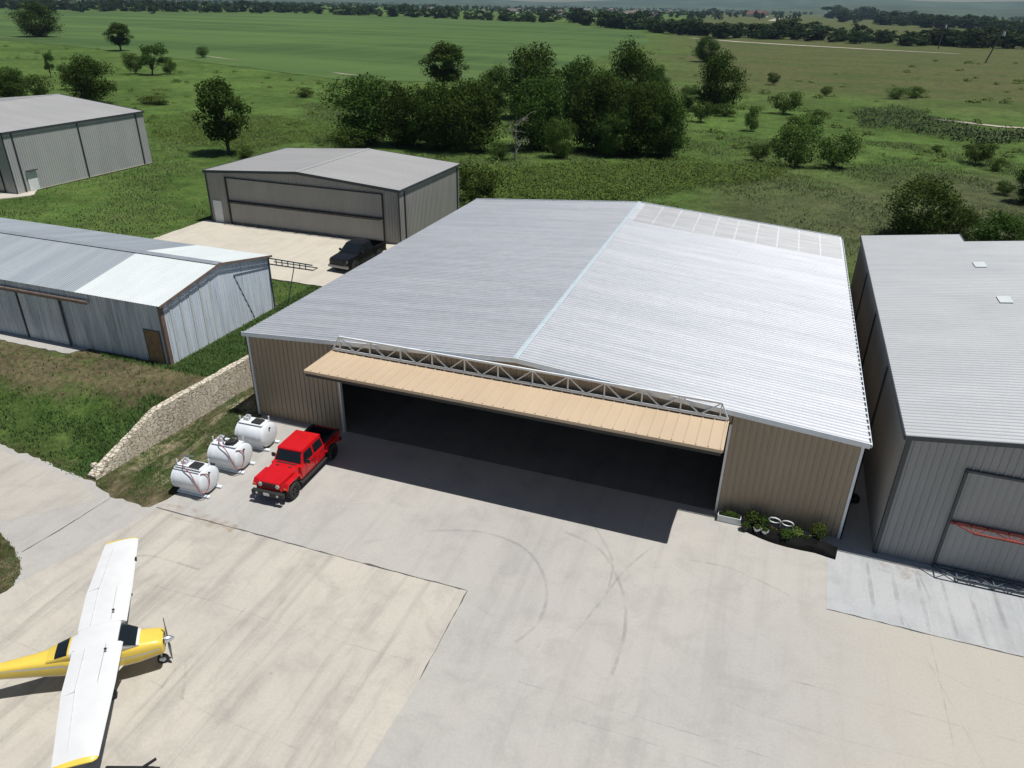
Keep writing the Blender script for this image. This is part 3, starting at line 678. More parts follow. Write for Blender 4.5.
# --- stone retaining wall
b = MB(); rings = []
ywall = list(np.arange(-8.9, 22, .3))
for y in ywall:
    xc = -3.78+.065*(min(y, 14)+8.5); h = .15+1.68*float(np.clip((y+8.9)/4.6, 0, 1)); j = lambda: random.uniform(-.035, .035)
    rings.append([Vector((xc+.36+j(), y, -.1)), Vector((xc+.30+j(), y, h*.5)), Vector((xc+.22+j(), y, h+j()*.7)), Vector((xc-.22+j(), y, h+j()*.7)), Vector((xc-.24, y, h*.5)), Vector((xc-.26, y, -.1))])
b.loft(rings); tag(b.build('retaining_wall', m['stone']), 'rough limestone retaining wall sloping down to the concrete beside the white tanks', 'wall')
b = MB()
b.ball((0, 0, .14), (.24, .2, .2), 8, 5); o = b.build('boulder', m['stone'], None, True); o.location = at(95, 468); tag(o, 'pale limestone boulder lying at the foot of the stone retaining wall', 'rock')

# ------------------------------------------------------------------ vehicles
def wheel(root, x, y, r=.42, wd=.28, rim='alloy', sp=5):
    s_ = 1 if y > 0 else -1; c = Vector((x, y, r)); b = MB(); n = 24
    prof = [(-wd/2, r*.62), (-wd/2, r*.9), (-wd*.36, r), (wd*.36, r), (wd/2, r*.9), (wd/2, r*.62)]
    rings = [[c+Vector((rr*math.cos(2*math.pi*k/n), yy, rr*math.sin(2*math.pi*k/n))) for k in range(n)] for yy, rr in prof]
    b.loft(rings, False); ty = b.build('wheel', m['rubber'], root, True)
    b = MB(); yo = s_*wd*.36
    b.loft([[c+Vector((rr*math.cos(2*math.pi*k/n), yo+q, rr*math.sin(2*math.pi*k/n))) for k in range(n)] for q, rr in ((-s_*.1, r*.63), (s_*.02, r*.62), (s_*.0, r*.52), (-s_*.05, r*.5))], True)
    for k in range(sp):
        a = 2*math.pi*k/sp; b.bar(c+Vector((0, yo-s_*.01, 0)), c+Vector((math.cos(a)*r*.56, yo, math.sin(a)*r*.56)), .07, .04, (0, 1, 0))
    b.build('rim', m[rim], ty)
def panel(mb, pts, nrm, th=.012):
    nrm = Vector(nrm).normalized(); mb.prism([Vector(p)+nrm*.002 for p in pts], nrm*th)
def sec(x, zb, zt, hb, ht): return [Vector((x, -hb, zb)), Vector((x, hb, zb)), Vector((x, ht, zt)), Vector((x, -ht, zt))]

def red_pickup():
    p = thing('pickup_truck', 'boxy red four door pickup truck parked nose out beside the tan hangar door', 'pickup truck', (6.1, -4.85, .0), R(-90+2.5))
    b = MB()
    b.loft([sec(2.28, .72, 1.12, .60, .58), sec(2.20, .70, 1.17, .62, .60), sec(.82, .66, 1.24, .72, .70), sec(.80, .66, 1.24, .72, .70)])       # nose and hood
    b.loft([sec(.84, .52, 1.22, .80, .80), sec(-1.32, .52, 1.22, .80, .80)])                                                                     # cab
    b.loft([sec(-1.36, .62, 1.22, .80, .80), sec(-1.40, .62, 1.22, .80, .80)])
    for s_ in (-1, 1): b.box(-1.38, s_*.80, .62, -2.86, s_*.71, 1.22)
    b.box(-2.86, -.71, .62, -2.80, .71, 1.22)
    body = b.build('body', m['red'], p, bevel=.035)
    b = MB(); b.loft([[Vector((x, -hw, z)) for x, hw, z in ()]]) if False else None
    # greenhouse
    b.hexa([(.66, -.78, 1.20), (.66, .78, 1.20), (-1.33, .78, 1.20), (-1.33, -.78, 1.20)], [(.36, -.66, 1.80), (.36, .66, 1.80), (-1.22, .66, 1.80), (-1.22, -.66, 1.80)]); b.build('cab', m['red'], p, bevel=.03)
    b = MB(); b.hexa([(.42, -.69, 1.79), (.42, .69, 1.79), (-1.28, .69, 1.79), (-1.28, -.69, 1.79)], [(.34, -.66, 1.86), (.34, .66, 1.86), (-1.24, .66, 1.86), (-1.24, -.66, 1.86)]); b.build('roof', m['red'], p, bevel=.03)
    b = MB(); panel(b, [(.625, -.70, 1.27), (.625, .70, 1.27), (.405, .62, 1.72), (.405, -.62, 1.72)], (.9, 0, .45)); b.build('windshield', m['glass'], p)
    b = MB(); panel(b, [(-1.325, -.62, 1.3), (-1.325, .62, 1.3), (-1.245, .57, 1.7), (-1.245, -.57, 1.7)], (-.98, 0, .2)); b.build('rear_window', m['glass'], p)
    for s_ in (-1, 1):
        for xa, xb, xc, xd in ((.50, -.32, -.32, .32), (-.46, -1.22, -1.16, -.46)):
            b = MB(); panel(b, [(xa, s_*.777, 1.25), (xb, s_*.777, 1.25), (xc, s_*.688, 1.69), (xd, s_*.688, 1.69)], (0, s_, .2)); b.build('window', m['glass'], p)
        for xa, xb in ((.80, -.37), (-.42, -1.28)):
            b = MB(); b.box(xa, s_*.803, .56, xb, s_*.825, 1.19); dr = b.build('door', m['red'], p, bevel=.012)
            b = MB(); b.box(xb+.08, s_*.827, 1.03, xb+.26, s_*.85, 1.08); b.build('handle', m['plastic'], dr)
        # flat trapezoid fenders and flares
        for xc, nm in ((1.62, 'fender'), (-1.93, 'fender')):
            b = MB(); b.prism([(xc-.66, s_*.70, .72), (xc-.50, s_*.70, 1.08), (xc+.44, s_*.70, 1.08), (xc+.64, s_*.70, .80), (xc+.56, s_*.70, .78), (xc+.40, s_*.70, 1.0), (xc-.44, s_*.70, 1.0), (xc-.56, s_*.70, .70)], (0, s_*.24, 0)); b.build(nm, m['red'], p, bevel=.015)
        b = MB(); b.box(1.0, s_*.72, .36, -1.45, s_*.92, .46); b.build('running_board', m['plastic'], p, bevel=.02)
        b = MB(); b.box(.42, s_*.86, 1.22, .34, s_*1.06, 1.42); b.bar((.45, s_*.79, 1.26), (.4, s_*.9, 1.3), .05); b.build('mirror', m['plastic'], p, bevel=.02)
        b = MB(); c = Vector((2.285, s_*.46, .97)); b.tube([c, c+Vector((.03, 0, 0))], .105, 16); b.build('headlight', m['lamp'], p)
        b = MB(); b.box(2.24, s_*.76, .86, 2.27, s_*.9, .93); b.build('indicator', m['amber'], p)
        b = MB(); b.box(-2.865, s_*.79, .86, -2.89, s_*.66, 1.1); b.build('tail_light', m['tail'], p)
        wheel(p, 1.62, s_*.80, .43, .28, 'plastic'); wheel(p, -1.93, s_*.80, .43, .28, 'plastic')
    b = MB()
    for k in range(7): b.box(2.262, -.33+k*.11-.033, .82, 2.30, -.33+k*.11+.033, 1.08)
    b.build('grille', m['plastic'], p)
    b = MB(); b.box(2.32, -.84, .50, 2.52, .84, .72); b.box(2.2, -.45, .56, 2.34, .45, .66); bp = b.build('bumper', m['plastic'], p, bevel=.03)
    b = MB(); b.box(2.523, -.19, .54, 2.535, .12, .68); b.build('number_plate', m['white_door'], bp)
    for s_ in (-1, 1):
        b = MB(); b.tube([(2.525, s_*.55, .61), (2.54, s_*.55, .61)], .06, 12); b.build('fog_lamp', m['lamp'], bp)
    b = MB(); b.box(-2.9, -.8, .5, -3.02, .8, .68); b.build('rear_bumper', m['plastic'], p, bevel=.02)
    b = MB(); b.box(-1.42, -.705, .66, -2.79, .705, .76); b.box(-1.42, -.705, .76, -1.45, .705, 1.2); b.box(-2.76, -.705, .76, -2.79, .705, 1.2)
    for s_ in (-1, 1): b.box(-1.45, s_*.705, .76, -2.76, s_*.68, 1.2); b.box(-1.40, s_*.815, 1.222, -2.87, s_*.66, 1.25)
    b.build('bed_liner', m['plastic'], p)
    b = MB(); b.box(2.0, -.5, .35, -2.7, .5, .60); b.tube([(1.62, -.8, .42), (1.62, .8, .42)], .06); b.tube([(-1.93, -.8, .42), (-1.93, .8, .42)], .06); b.build('chassis', m['black'], p)
    b = MB()
    for s_ in (-1, 1): b.box(.95, s_*.35-.06, 1.235, 1.05, s_*.35+.06, 1.255)
    b.box(.72, -.55, 1.243, .80, .55, 1.256); b.build('cowl_vent', m['plastic'], body)
    return p
red_pickup().scale = (1.08, 1.06, 1.06)

def black_pickup(loc, rz):
    p = thing('pickup_truck', 'black crew cab pickup truck on the pale pad in front of the light grey hangar', 'pickup truck', loc, rz)
    b = MB()
    b.loft([sec(2.80, .62, 1.02, .88, .84), sec(2.6, .56, 1.12, .96, .88), sec(1.35, .55, 1.22, .98, .90), sec(1.30, .55, 1.22, .98, .90)])
    b.loft([sec(1.32, .50, 1.24, .98, .95), sec(-1.05, .50, 1.24, .98, .95)])
    for s_ in (-1, 1): b.box(-1.05, s_*.98, .55, -2.92, s_*.86, 1.26)
    b.box(-2.92, -.86, .58, -2.84, .86, 1.26); b.box(-1.05, -.86, .6, -2.84, .86, .75)
    b.build('body', m['truck_black'], p, bevel=.05)
    b = MB(); b.loft([[Vector((1.25, -.90, 1.22)), Vector((1.25, .90, 1.22)), Vector((-1.05, .90, 1.22)), Vector((-1.05, -.90, 1.22))], [Vector((.45, -.74, 1.84)), Vector((.45, .74, 1.84)), Vector((-.9, .74, 1.84)), Vector((-.9, -.74, 1.84))], [Vector((.2, -.66, 1.90)), Vector((.2, .66, 1.90)), Vector((-.8, .66, 1.90)), Vector((-.8, -.66, 1.90))]]); b.build('cab', m['truck_black'], p, bevel=.03)
    b = MB(); panel(b, [(1.16, -.8, 1.29), (1.16, .8, 1.29), (.53, .69, 1.78), (.53, -.69, 1.78)], (.6, 0, .79)); b.build('windshield', m['glass'], p)
    b = MB(); panel(b, [(-1.04, -.7, 1.3), (-1.04, .7, 1.3), (-.93, .62, 1.76), (-.93, -.62, 1.76)], (-.98, 0, .2)); b.build('rear_window', m['glass'], p)
    for s_ in (-1, 1):
        for q in (((.95, .0), (.45, .0)), ((-.12, -.95), (-.12, -.85))):
            b = MB(); panel(b, [(q[0][0], s_*.885, 1.28), (q[0][1], s_*.885, 1.28), (q[1][1], s_*.755, 1.78), (q[1][0], s_*.755, 1.78)], (0, s_, .25)); b.build('window', m['glass'], p)
        b = MB(); b.box(.95, s_*.97, 1.22, .85, s_*1.18, 1.42); b.build('mirror', m['plastic'], p, bevel=.03)
        b = MB(); b.box(2.70, s_*.86, .86, 2.79, s_*.60, 1.02); b.build('headlight', m['lamp'], p)
        b = MB(); b.box(-2.925, s_*.97, .85, -2.94, s_*.84, 1.2); b.build('tail_light', m['tail'], p)
        wheel(p, 1.85, s_*.86, .41, .27, 'plastic'); wheel(p, -1.85, s_*.86, .41, .27, 'plastic')
        for xc in (1.85, -1.85):
            b = MB(); b.prism([(xc+.5*math.cos(a), s_*.972, .42+.5*math.sin(a)) for a in np.linspace(0, math.pi, 9)]+[(xc+.43*math.cos(a), s_*.972, .42+.43*math.sin(a)) for a in np.linspace(math.pi, 0, 9)], (0, s_*.03, 0)); b.build('wheel_arch', m['plastic'], p)
    b = MB(); b.box(2.795, -.55, .72, 2.83, .55, 1.0); b.build('grille', m['plastic'], p)
    b = MB(); b.box(2.72, -.94, .42, 2.92, .94, .62); b.build('bumper', m['alloy'], p, bevel=.03)
    b = MB(); b.box(-2.93, -.92, .45, -3.08, .92, .62); b.build('rear_bumper', m['alloy'], p, bevel=.03)
    b = MB(); b.box(2.6, -.6, .35, -2.8, .6, .58); b.build('chassis', m['black'], p)
    return p
c_ = at(336, 269, 1.74); dirn = (at(378, 249, 1.74)-c_); rz_ = math.atan2(-dirn.y, -dirn.x)
black_pickup((c_.x+.75-math.cos(rz_)*2.9, c_.y-.75-math.sin(rz_)*2.9, 1.74), rz_).scale = (1.03, 1.05, 1.05)

# --- tanks
def fuel_tank(y, label, kind, dx=0.):
    p = thing('fuel_tank', label, 'tank', (2.02+dx, y, 0), R(2), 'fuel tanks beside the red truck'); n = 28; L, rd, zc = .86, .74, .80
    prof = [(-L-.16, .12), (-L-.13, .42), (-L-.06, .66), (-L, .735), (-L+.05, rd), (L-.05, rd), (L, .735), (L+.06, .66), (L+.13, .42), (L+.16, .12)]
    b = MB(); b.loft([[Vector((x, r_*1.02*math.cos(2*math.pi*k/n), zc+r_*.90*math.sin(2*math.pi*k/n))) for k in range(n)] for x, r_ in prof]); bd = b.build('tank_body', m['tank'], p, True)
    for x in (-L+.05, L-.05):
        b = MB(); b.loft([[Vector((x+q, (rd+dr)*1.02*math.cos(2*math.pi*k/n), zc+(rd+dr)*.90*math.sin(2*math.pi*k/n))) for k in range(n)] for q, dr in ((-.02, -.01), (-.02, .012), (.02, .012), (.02, -.01))], False); b.build('seam_band', m['tank'], bd, True)
    for yy in (-.47, .47):
        b = MB(); b.box(-.8, yy-.09, .02, 1.1, yy+.09, .12); b.prism([(-.7, yy-.05, .14), (.7, yy-.05, .14), (.6, yy-.05, .4), (-.6, yy-.05, .4)], (0, .1, 0)); b.build('skid', m['white_trim'], p, bevel=.02)
    dk = MB(); dk.box(-.78, -.36, 1.45, .72, .36, 1.49); dk.build('deck', m['tank'], p, bevel=.01)
    b = MB(); b.box(-.02, -.26, 1.492, .55, .22, 1.58) if kind != 1 else b.box(.0, -.25, 1.492, .5, .25, 1.6); b.build('hatch', m['plastic'], p, bevel=.015)
    b = MB(); b.tube([(-.45, .05, 1.5), (-.45, .05, 1.8)], .05, 10); b.box(-.62, -.1, 1.492, -.3, .16, 1.68); b.tube([(-.45, .05, 1.8), (-.2, .05, 1.8)], .035); b.build('pump', m['steel'], p, bevel=.01)
    b = MB(); b.tube([(.68, .4, 1.3), (.68, .4, 1.72)], .045, 8); b.tube([(-.75, -.2, 1.58), (-.75, -.2, 1.8)], .04, 8); b.build('vent_pipe', m['steel'], p)
    if kind in (0, 1):
        pts = [(-.4, -.1, 1.78), (-.2, -.42, 1.62), (.3, -.60, 1.42), (.62, -.74, 1.05), (.8, -.80, .66), (.95, -.72, .44), (1.06, -.5, .5), (1.09, -.28, .82), (1.06, -.22, 1.18), (.98, -.3, 1.34), (.8, -.52, 1.42)]
        Q = []
        for i in range(len(pts)-1):
            a, c, d, e = [Vector(pts[max(0, min(len(pts)-1, j))]) for j in (i-1, i, i+1, i+2)]
            for k in range(5):
                t_ = k/5; Q.append(.5*((2*c)+(d-a)*t_+(2*a-5*c+4*d-e)*t_*t_+(3*c-a-3*d+e)*t_**3))
        b = MB(); b.tube(Q, .026, 7); b.build('hose', m['hose'], p, True)
    if kind == 1:
        b = MB(); b.tube([(.2+.36*math.cos(a), .02+.3*math.sin(a), 1.74+.02*math.sin(a*2)) for a in np.linspace(0, 4*math.pi, 40)], .04, 7); b.build('hose_reel', m['plastic'], p, True)
        b = MB(); b.tube([(-.9, -.5, 1.45), (-1.05, -.4, 1.2), (-1.08, -.2, .9), (-1.0, -.55, .7)], .026, 7); b.build('hose', m['hose'], p, True)
    if kind == 0:
        b = MB(); b.bar((-.8, -.42, 1.62), (.75, -.42, 1.62), .06, .03); b.bar((-.8, .1, 1.8), (-.1, .3, 1.8), .05); b.build('ladder_rail', m['alloy'], p)
    for px_ in (.1,):
        b = MB(); b.tube([(1.0, -.1, 1.3), (1.06, -.1, 1.31)], .05, 10); b.build('gauge', m['plastic'], p)
    return p
fuel_tank(-7.72, 'white fuel tank with a red hose looped down its end, nearest the stone wall foot', 0)
fuel_tank(-5.3, 'white fuel tank with a coiled black hose on top, between the two other tanks', 1, .22)
fuel_tank(-2.95, 'white fuel tank without any hose, closest to the tan hangar wall', 2, .12)

# --- aircraft
HD_ = math.atan2(.616, .79)
A = thing('light_aircraft', 'yellow and white high wing propeller aircraft parked on the concrete', 'aircraft', (7.95-.616*.27, -18.1+.79*.27, 0), HD_)
def ring(x, zb, zt, hw, n=24, pw=3.6):
    zc, hz = (zb+zt)/2, (zt-zb)/2; out = []
    for k in range(n):
        a = 2*math.pi*k/n; ca, sa = math.cos(a), math.sin(a)
        out.append(Vector((x, hw*math.copysign(abs(ca)**(2/pw), ca), zc+hz*math.copysign(abs(sa)**(2/pw), sa))))
    return out
fz = [(1.22, .84, 1.40, .40), (1.17, .78, 1.45, .455), (.9, .74, 1.50, .49), (.35, .64, 1.57, .54), (0, .62, 1.60, .56), (-1.4, .62, 1.60, .56), (-2.1, .68, 1.60, .47), (-3., .82, 1.55, .33), (-4.3, 1.02, 1.50, .20), (-5.5, 1.2, 1.46, .07)]
def fz_at(x):
    for a, b_ in zip(fz[:-1], fz[1:]):
        if b_[0] <= x <= a[0]:
            t_ = (a[0]-x)/(a[0]-b_[0]); return tuple(a[i]+(b_[i]-a[i])*t_ for i in (1, 2, 3))
b = MB(); b.loft([ring(x, *q) for x, *q in [(f[0], f[1], f[2], f[3]) for f in fz]]); fus = b.build('fuselage', m['yellow'], A, True)
# white cheat line along each side and white belly
for s_ in (-1, 1):
    b = MB(); top = []; low = []
    for x in np.linspace(1.1, -5.4, 34):
        zb, zt, hw = fz_at(x); rg = ring(x, zb, zt, hw+.008, 200)
        pts = [v for v in rg if v.y*s_ > 0]; zc = zb+(zt-zb)*(.50 if x > -2 else .62)
        top.append(min(pts, key=lambda v: abs(v.z-zc-.07-.03*(x < -1)))); low.append(min(pts, key=lambda v: abs(v.z-(zb+(zt-zb)*.16))))
    b.loft([[a, c] for a, c in zip(top, low)], False, 0, False); b.build('side_stripe', m['white_paint'], fus, True)
# cabin above the waist: white frame with windows
cab = [(.46, 1.5, 1.55, .44), (.02, 1.4, 1.87, .52), (-.2, 1.4, 1.93, .54), (-1.45, 1.4, 1.92, .52), (-1.75, 1.4, 1.84, .48), (-2.55, 1.4, 1.58, .36)]
b = MB(); b.loft([ring(x, zb, zt, hw, 20, 4) for x, zb, zt, hw in cab[:5]]); cb = b.build('cabin', m['white_paint'], A, True)
b = MB(); b.loft([ring(x, zb, zt, hw, 20, 4) for x, zb, zt, hw in cab[4:]]); b.build('rear_fairing', m['yellow'], A, True)
def strip(x0, x1, f0, f1, mt, name, par, off=.012, n=9):
    """glass laid on the cabin skin between two stations and two girth angles"""
    def cs(x):
        for a, c in zip(cab[:-1], cab[1:]):
            if c[0] <= x <= a[0]:
                t_ = (a[0]-x)/(a[0]-c[0]); return [a[i]+(c[i]-a[i])*t_ for i in (1, 2, 3)]
    rs = []
    for x in np.linspace(x0, x1, 9):
        zb, zt, hw = cs(float(x)); zc, hz = (zb+zt)/2, (zt-zb)/2; rw = []
        for a in np.linspace(f0, f1, n):
            ca, sa = math.cos(a), math.sin(a); rw.append(Vector((x, (hw+off)*math.copysign(abs(ca)**.5, ca), zc+(hz+off)*math.copysign(abs(sa)**.5, sa))))
        rs.append(rw)
    q = MB(); q.loft(rs, False, 0, False); return q.build(name, mt, par, True)
strip(.38, -.16, R(8), R(172), m['glass'], 'windshield', cb, n=21)
strip(-1.82, -2.25, R(28), R(152), m['glass'], 'rear_window', cb, n=17)
for a0, a1 in ((R(8), R(48)), (R(132), R(172))):
    strip(-.3, -.85, a0, a1, m['glass'], 'window', cb); strip(-.95, -1.6, a0, a1, m['glass'], 'window', cb)
def foil(y, xle, ch, z, th=.13, n=9):
    up = [Vector((xle-ch*t_, y, z+ch*th*(2.6*math.sqrt(t_)*(1-t_)*.62+.08*(1-t_)))) for t_ in np.linspace(0, 1, n)**1.5]
    dn = [Vector((xle-ch*t_, y, z-ch*th*.35*math.sqrt(t_)*(1-t_))) for t_ in (np.linspace(0, 1, n)**1.5)[1:-1]][::-1]
    return up+dn
ZW = 1.90
for s_ in (-1, 1):
    b = MB(); b.loft([foil(s_*y, xl, ch, z) for y, xl, ch, z in ((.52, .04, 1.64, ZW), (2.4, .04, 1.64, ZW+.05), (5.33, -.04, 1.28, ZW+.12))]); wg = b.build('wing', m['white_paint'], A, True)
    b = MB(); b.loft([foil(s_*y, xl, ch, z, th) for y, xl, ch, z, th in ((5.33, -.04, 1.28, ZW+.12, .131), (5.42, -.08, 1.2, ZW+.12, .11), (5.48, -.2, .98, ZW+.13, .05))]); b.build('wing_tip', m['yellow'], wg, True)
    b = MB(); b.tube([(-.42, s_*.98, ZW+.27), (-.42, s_*.98, ZW+.30)], .05, 10); b.build('fuel_cap', m['black'], wg)
    b = MB(); b.bar((-1.16, s_*.6, ZW+.117), (-1.16, s_*2.5, ZW+.165), .02, .012); b.bar((-1.14, s_*2.6, ZW+.165), (-.93, s_*5.0, ZW+.195), .02, .012); b.bar((-1.14, s_*2.55, ZW+.165), (-1.54, s_*2.55, ZW+.06), .02, .012); b.bar((-.45, s_*.6, ZW+.268), (-.45, s_*2.4, ZW+.318), .008, .006); b.bar((-.02, s_*2.4, ZW+.19), (-1.1, s_*2.4, ZW+.18), .012, .006) if False else None; b.build('hinge_line', m['steel'], wg)
    b = MB(); b.loft([[Vector((x, s_*y, z)) for x, z in ((xx+.09, zz), (xx, zz+.025), (xx-.09, zz), (xx, zz-.025))] for y, xx, zz in ((.55, -.25, .82), (2.35, -.35, ZW+.03))]); b.build('strut', m['white_paint'], A, True)
    b = MB(); b.tube([(-.55, s_*.45, .72), (-.62, s_*.95, .4), (-.62, s_*1.12, .24)], [.05, .04, .035], 8); b.build('gear_leg', m['white_paint'], A, True)
    wheel(A, -.62, s_*1.2, .21, .15, 'alloy', 3)
    b = MB(); b.loft([foil(s_*y, xl, ch, 1.42, .1) for y, xl, ch in ((.06, -4.55, .95), (1.6, -4.8, .6))]); tp = b.build('tailplane', m['white_paint'], A, True)
    b = MB(); b.box(-.02, s_*3.95-.07, ZW+.10, .045, s_*3.95+.07, ZW+.22); 
    if s_ > 0: b.build('landing_light', m['glass'], wg)
b = MB(); b.loft([foil(y, .0, 1.56, ZW) for y in (-.52, .52)]); 
b.v = [(min(x, -.14), y, z) for x, y, z in b.v]; b.build('wing_centre', m['white_paint'], A, True)
b = MB(); b.loft([[Vector((xl-ch*t_, sg*th*math.sin(math.pi*min(1, t_*1.1+.02)), z)) for t_, sg in ((0, 1), (.3, 1), (1, 1), (.7, -1), (.3, -1))] for xl, ch, z, th in ((-4.3, 1.3, 1.46, .05), (-5.0, .75, 2.6, .03))]); b.build('tail_fin', m['yellow'], A)
b = MB(); sp = [(1.24, .15), (1.32, .15), (1.45, .11), (1.55, .05), (1.58, .01)]
b.loft([[Vector((x, r_*math.cos(2*math.pi*k/16), 1.14+r_*math.sin(2*math.pi*k/16))) for k in range(16)] for x, r_ in sp]); sn = b.build('spinner', m['chrome'], A, True)
b = MB(); an = R(83)
for s_ in (-1, 1):
    rs = []
    for r_, wd, tw in ((.1, .07, .9), (.35, .14, .6), (.7, .13, .35), (.93, .07, .2)):
        c = Vector((1.34, s_*r_*math.cos(an), 1.14+s_*r_*math.sin(an))); t1 = Vector((math.sin(tw), math.cos(tw)*s_*-math.sin(an), math.cos(tw)*s_*math.cos(an))); n1 = Vector((.018, 0, 0))
        rs.append([c+t1*wd/2, c+n1, c-t1*wd/2, c-n1])
    b.loft(rs)
b.build('propeller', m['dark_steel'], sn)
b = MB(); b.tube([(.95, 0, .8), (1.0, 0, .24)], .05, 8); b.build('nose_strut', m['alloy'], A)
wheel(A, 1.0, .03, .2, .15, 'white_trim', 3)
b = MB()
for s_ in (-1, 1): b.box(1.21, s_*.1, 1.16, 1.235, s_*.27, 1.3)
b.box(1.21, -.12, .9, 1.232, .12, .98); b.build('air_intake', m['black'], A)

# black tubular stand at the bottom edge, past the wing tip
S = thing('tow_stand', 'black tubular metal stand on the concrete beyond the near yellow wing tip', 'stand', at(133, 776, 0), R(20))
b = MB(); b.bar((-.75, 0, .42), (.75, 0, .42), .07); b.bar((.2, -.3, .5), (.75, .25, .52), .07); b.build('bar', m['black'], S)
for x, y in ((-.75, .25), (-.75, -.3), (.72, .3), (.72, -.35)):
    b = MB(); b.bar((x, 0, .44), (x, y, 0), .06); b.build('leg', m['black'], S)

# ------------------------------------------------------------------ foliage tools
def quads(C, N, size, aspect=.62, r=rng):
    n = len(C); N = N/np.linalg.norm(N, axis=1, keepdims=True)
    a = r.normal(size=(n, 3)); T = np.cross(N, a); T /= np.linalg.norm(T, axis=1, keepdims=True); B = np.cross(N, T)
    s_ = (size*(.6+.8*r.random(n)))[:, None] if np.ndim(size) else (size*(.6+.8*r.random(n)))[:, None]
    V = np.stack([C+T*s_*.5, C+B*s_*.5*aspect, C-T*s_*.5, C-B*s_*.5*aspect], 1).reshape(-1, 3)
    return V, np.arange(n*4).reshape(-1, 4)
def fast_mesh(name, V, Fc):
    me = bpy.data.meshes.new(name); k = Fc.shape[1]
    me.vertices.add(len(V)); me.vertices.foreach_set('co', V.astype(np.float32).ravel())
    me.loops.add(Fc.size); me.loops.foreach_set('vertex_index', Fc.astype(np.int32).ravel())
    me.polygons.add(len(Fc)); me.polygons.foreach_set('loop_start', np.arange(0, Fc.size, k, dtype=np.int32)); me.polygons.foreach_set('loop_total', np.full(len(Fc), k, np.int32))
    me.update(calc_edges=True); me.validate(); return me
def crown_mesh(seed, n_puff, leaves, rx=.42, z0=.28, z1=1., leaf=.035, openness=.0, lean=0.):
    r = np.random.default_rng(seed); C = []; N = []; cen = []
    for k in range(n_puff):
        while True:
            q = r.uniform(-1, 1, 3)
            if (q[0]**2+q[1]**2)**1.5+abs(q[2])**3 < 1 and q@q > .25: break
        zc = (z0+z1)/2+q[2]*(z1-z0)*.40; wid = rx*(.80+.20*math.cos(q[2]*1.4)-.16*max(0, -q[2])) ; c = np.array([q[0]*wid*.82+lean*(zc-z0), q[1]*wid*.82, zc]); pr = rx*r.uniform(.24, .42)
        cen.append(c); n = int(leaves/n_puff); d = r.normal(size=(n, 3)); d[:, 2] += .25; d /= np.linalg.norm(d, axis=1, keepdims=True)
        rad = pr*(1-.55*r.random(n)**2.2)*(1+.22*np.sin(d[:, 0]*7+k)*np.sin(d[:, 1]*6+2*k)); C.append(c+d*rad[:, None]*np.array([1.08, 1.08, .82])); N.append(d+r.normal(size=(n, 3))*.55)
    V, Fc = quads(np.concatenate(C), np.concatenate(N), leaf, .7, r)
    return fast_mesh('crown', V, Fc), cen
def trunk_mesh(seed, cen, z0, rt=.022, lean=0.):
    r = random.Random(seed); b = MB(); top = Vector((lean*.3+r.uniform(-.03, .03), r.uniform(-.03, .03), z0+.2))
    b.tube([(0, 0, -.03), (lean*.1, 0, z0*.6), top], [rt*1.25, rt, rt*.6], 7)
    for c in cen[:10]:
        c = Vector(c); s0 = Vector((lean*.12, 0, z0*r.uniform(.6, 1.0))); b.tube([s0, s0.lerp(c, .5)+Vector((0, 0, -.03)), c], [rt*.55, rt*.36, rt*.12], 5)
    me = bpy.data.meshes.new('trunk'); me.from_pydata(b.v, [], b.f); return me
KIND = {}
def kind(name, seed, n_puff, leaves, rx, z0, leaf, mt, lean=0., rt=.022):
    cm, cen = crown_mesh(seed, n_puff, leaves, rx, z0, 1., leaf, 0, lean); KIND[name] = (trunk_mesh(seed, cen, z0+.08, rt, lean), cm, mt)
kind('oak', 11, 52, 13000, .48, -.06, .029, 'leaf'); kind('oak2', 12, 48, 12500, .50, -.10, .030, 'leaf'); kind('oak3', 13, 56, 13500, .46, -.04, .028, 'leaf')
kind('tall', 14, 40, 10000, .34, .12, .030, 'leaf'); kind('lean', 15, 20, 4200, .40, .10, .036, 'leaf', .35)
kind('bush', 16, 22, 4200, .62, .02, .046, 'leaf_light'); kind('bush2', 17, 16, 3000, .72, .0, .055, 'leaf_light'); kind('mesq', 18, 44, 11000, .52, -.08, .029, 'leaf_light')
kind('far', 19, 16, 1100, .50, -.1, .085, 'leaf_far'); kind('far2', 20, 14, 1000, .56, -.1, .09, 'leaf_far'); kind('far3', 21, 12, 1000, .42, -.1, .085, 'leaf_far')
def tree(kd, px, py, ty, wpx, label, group=None, name=None, cat='tree', dead=False):
    p = at(px, py); s_ = mpp(p); h = max(.4, (py-ty)*s_*.98); wd = wpx*s_
    tm_, cm, mt = KIND[kd]; rxk = max(abs(v.co.x) for v in cm.vertices) if kd not in RXC else RXC[kd]; RXC[kd] = rxk
    o = thing(name or ('bush' if kd.startswith('bush') else 'tree'), label, 'bush' if kd.startswith('bush') else cat, p, random.uniform(0, 6.28) if kd != 'lean' else 0, group)
    q = wd/(2*rxk*.92); o.scale = (q, q, h)
    link_mesh('trunk', tm_, m['bark'], o); link_mesh('crown', cm, m[mt], o); return o
RXC = {}
GV = 'trees of the dark grove behind the tan hangar'
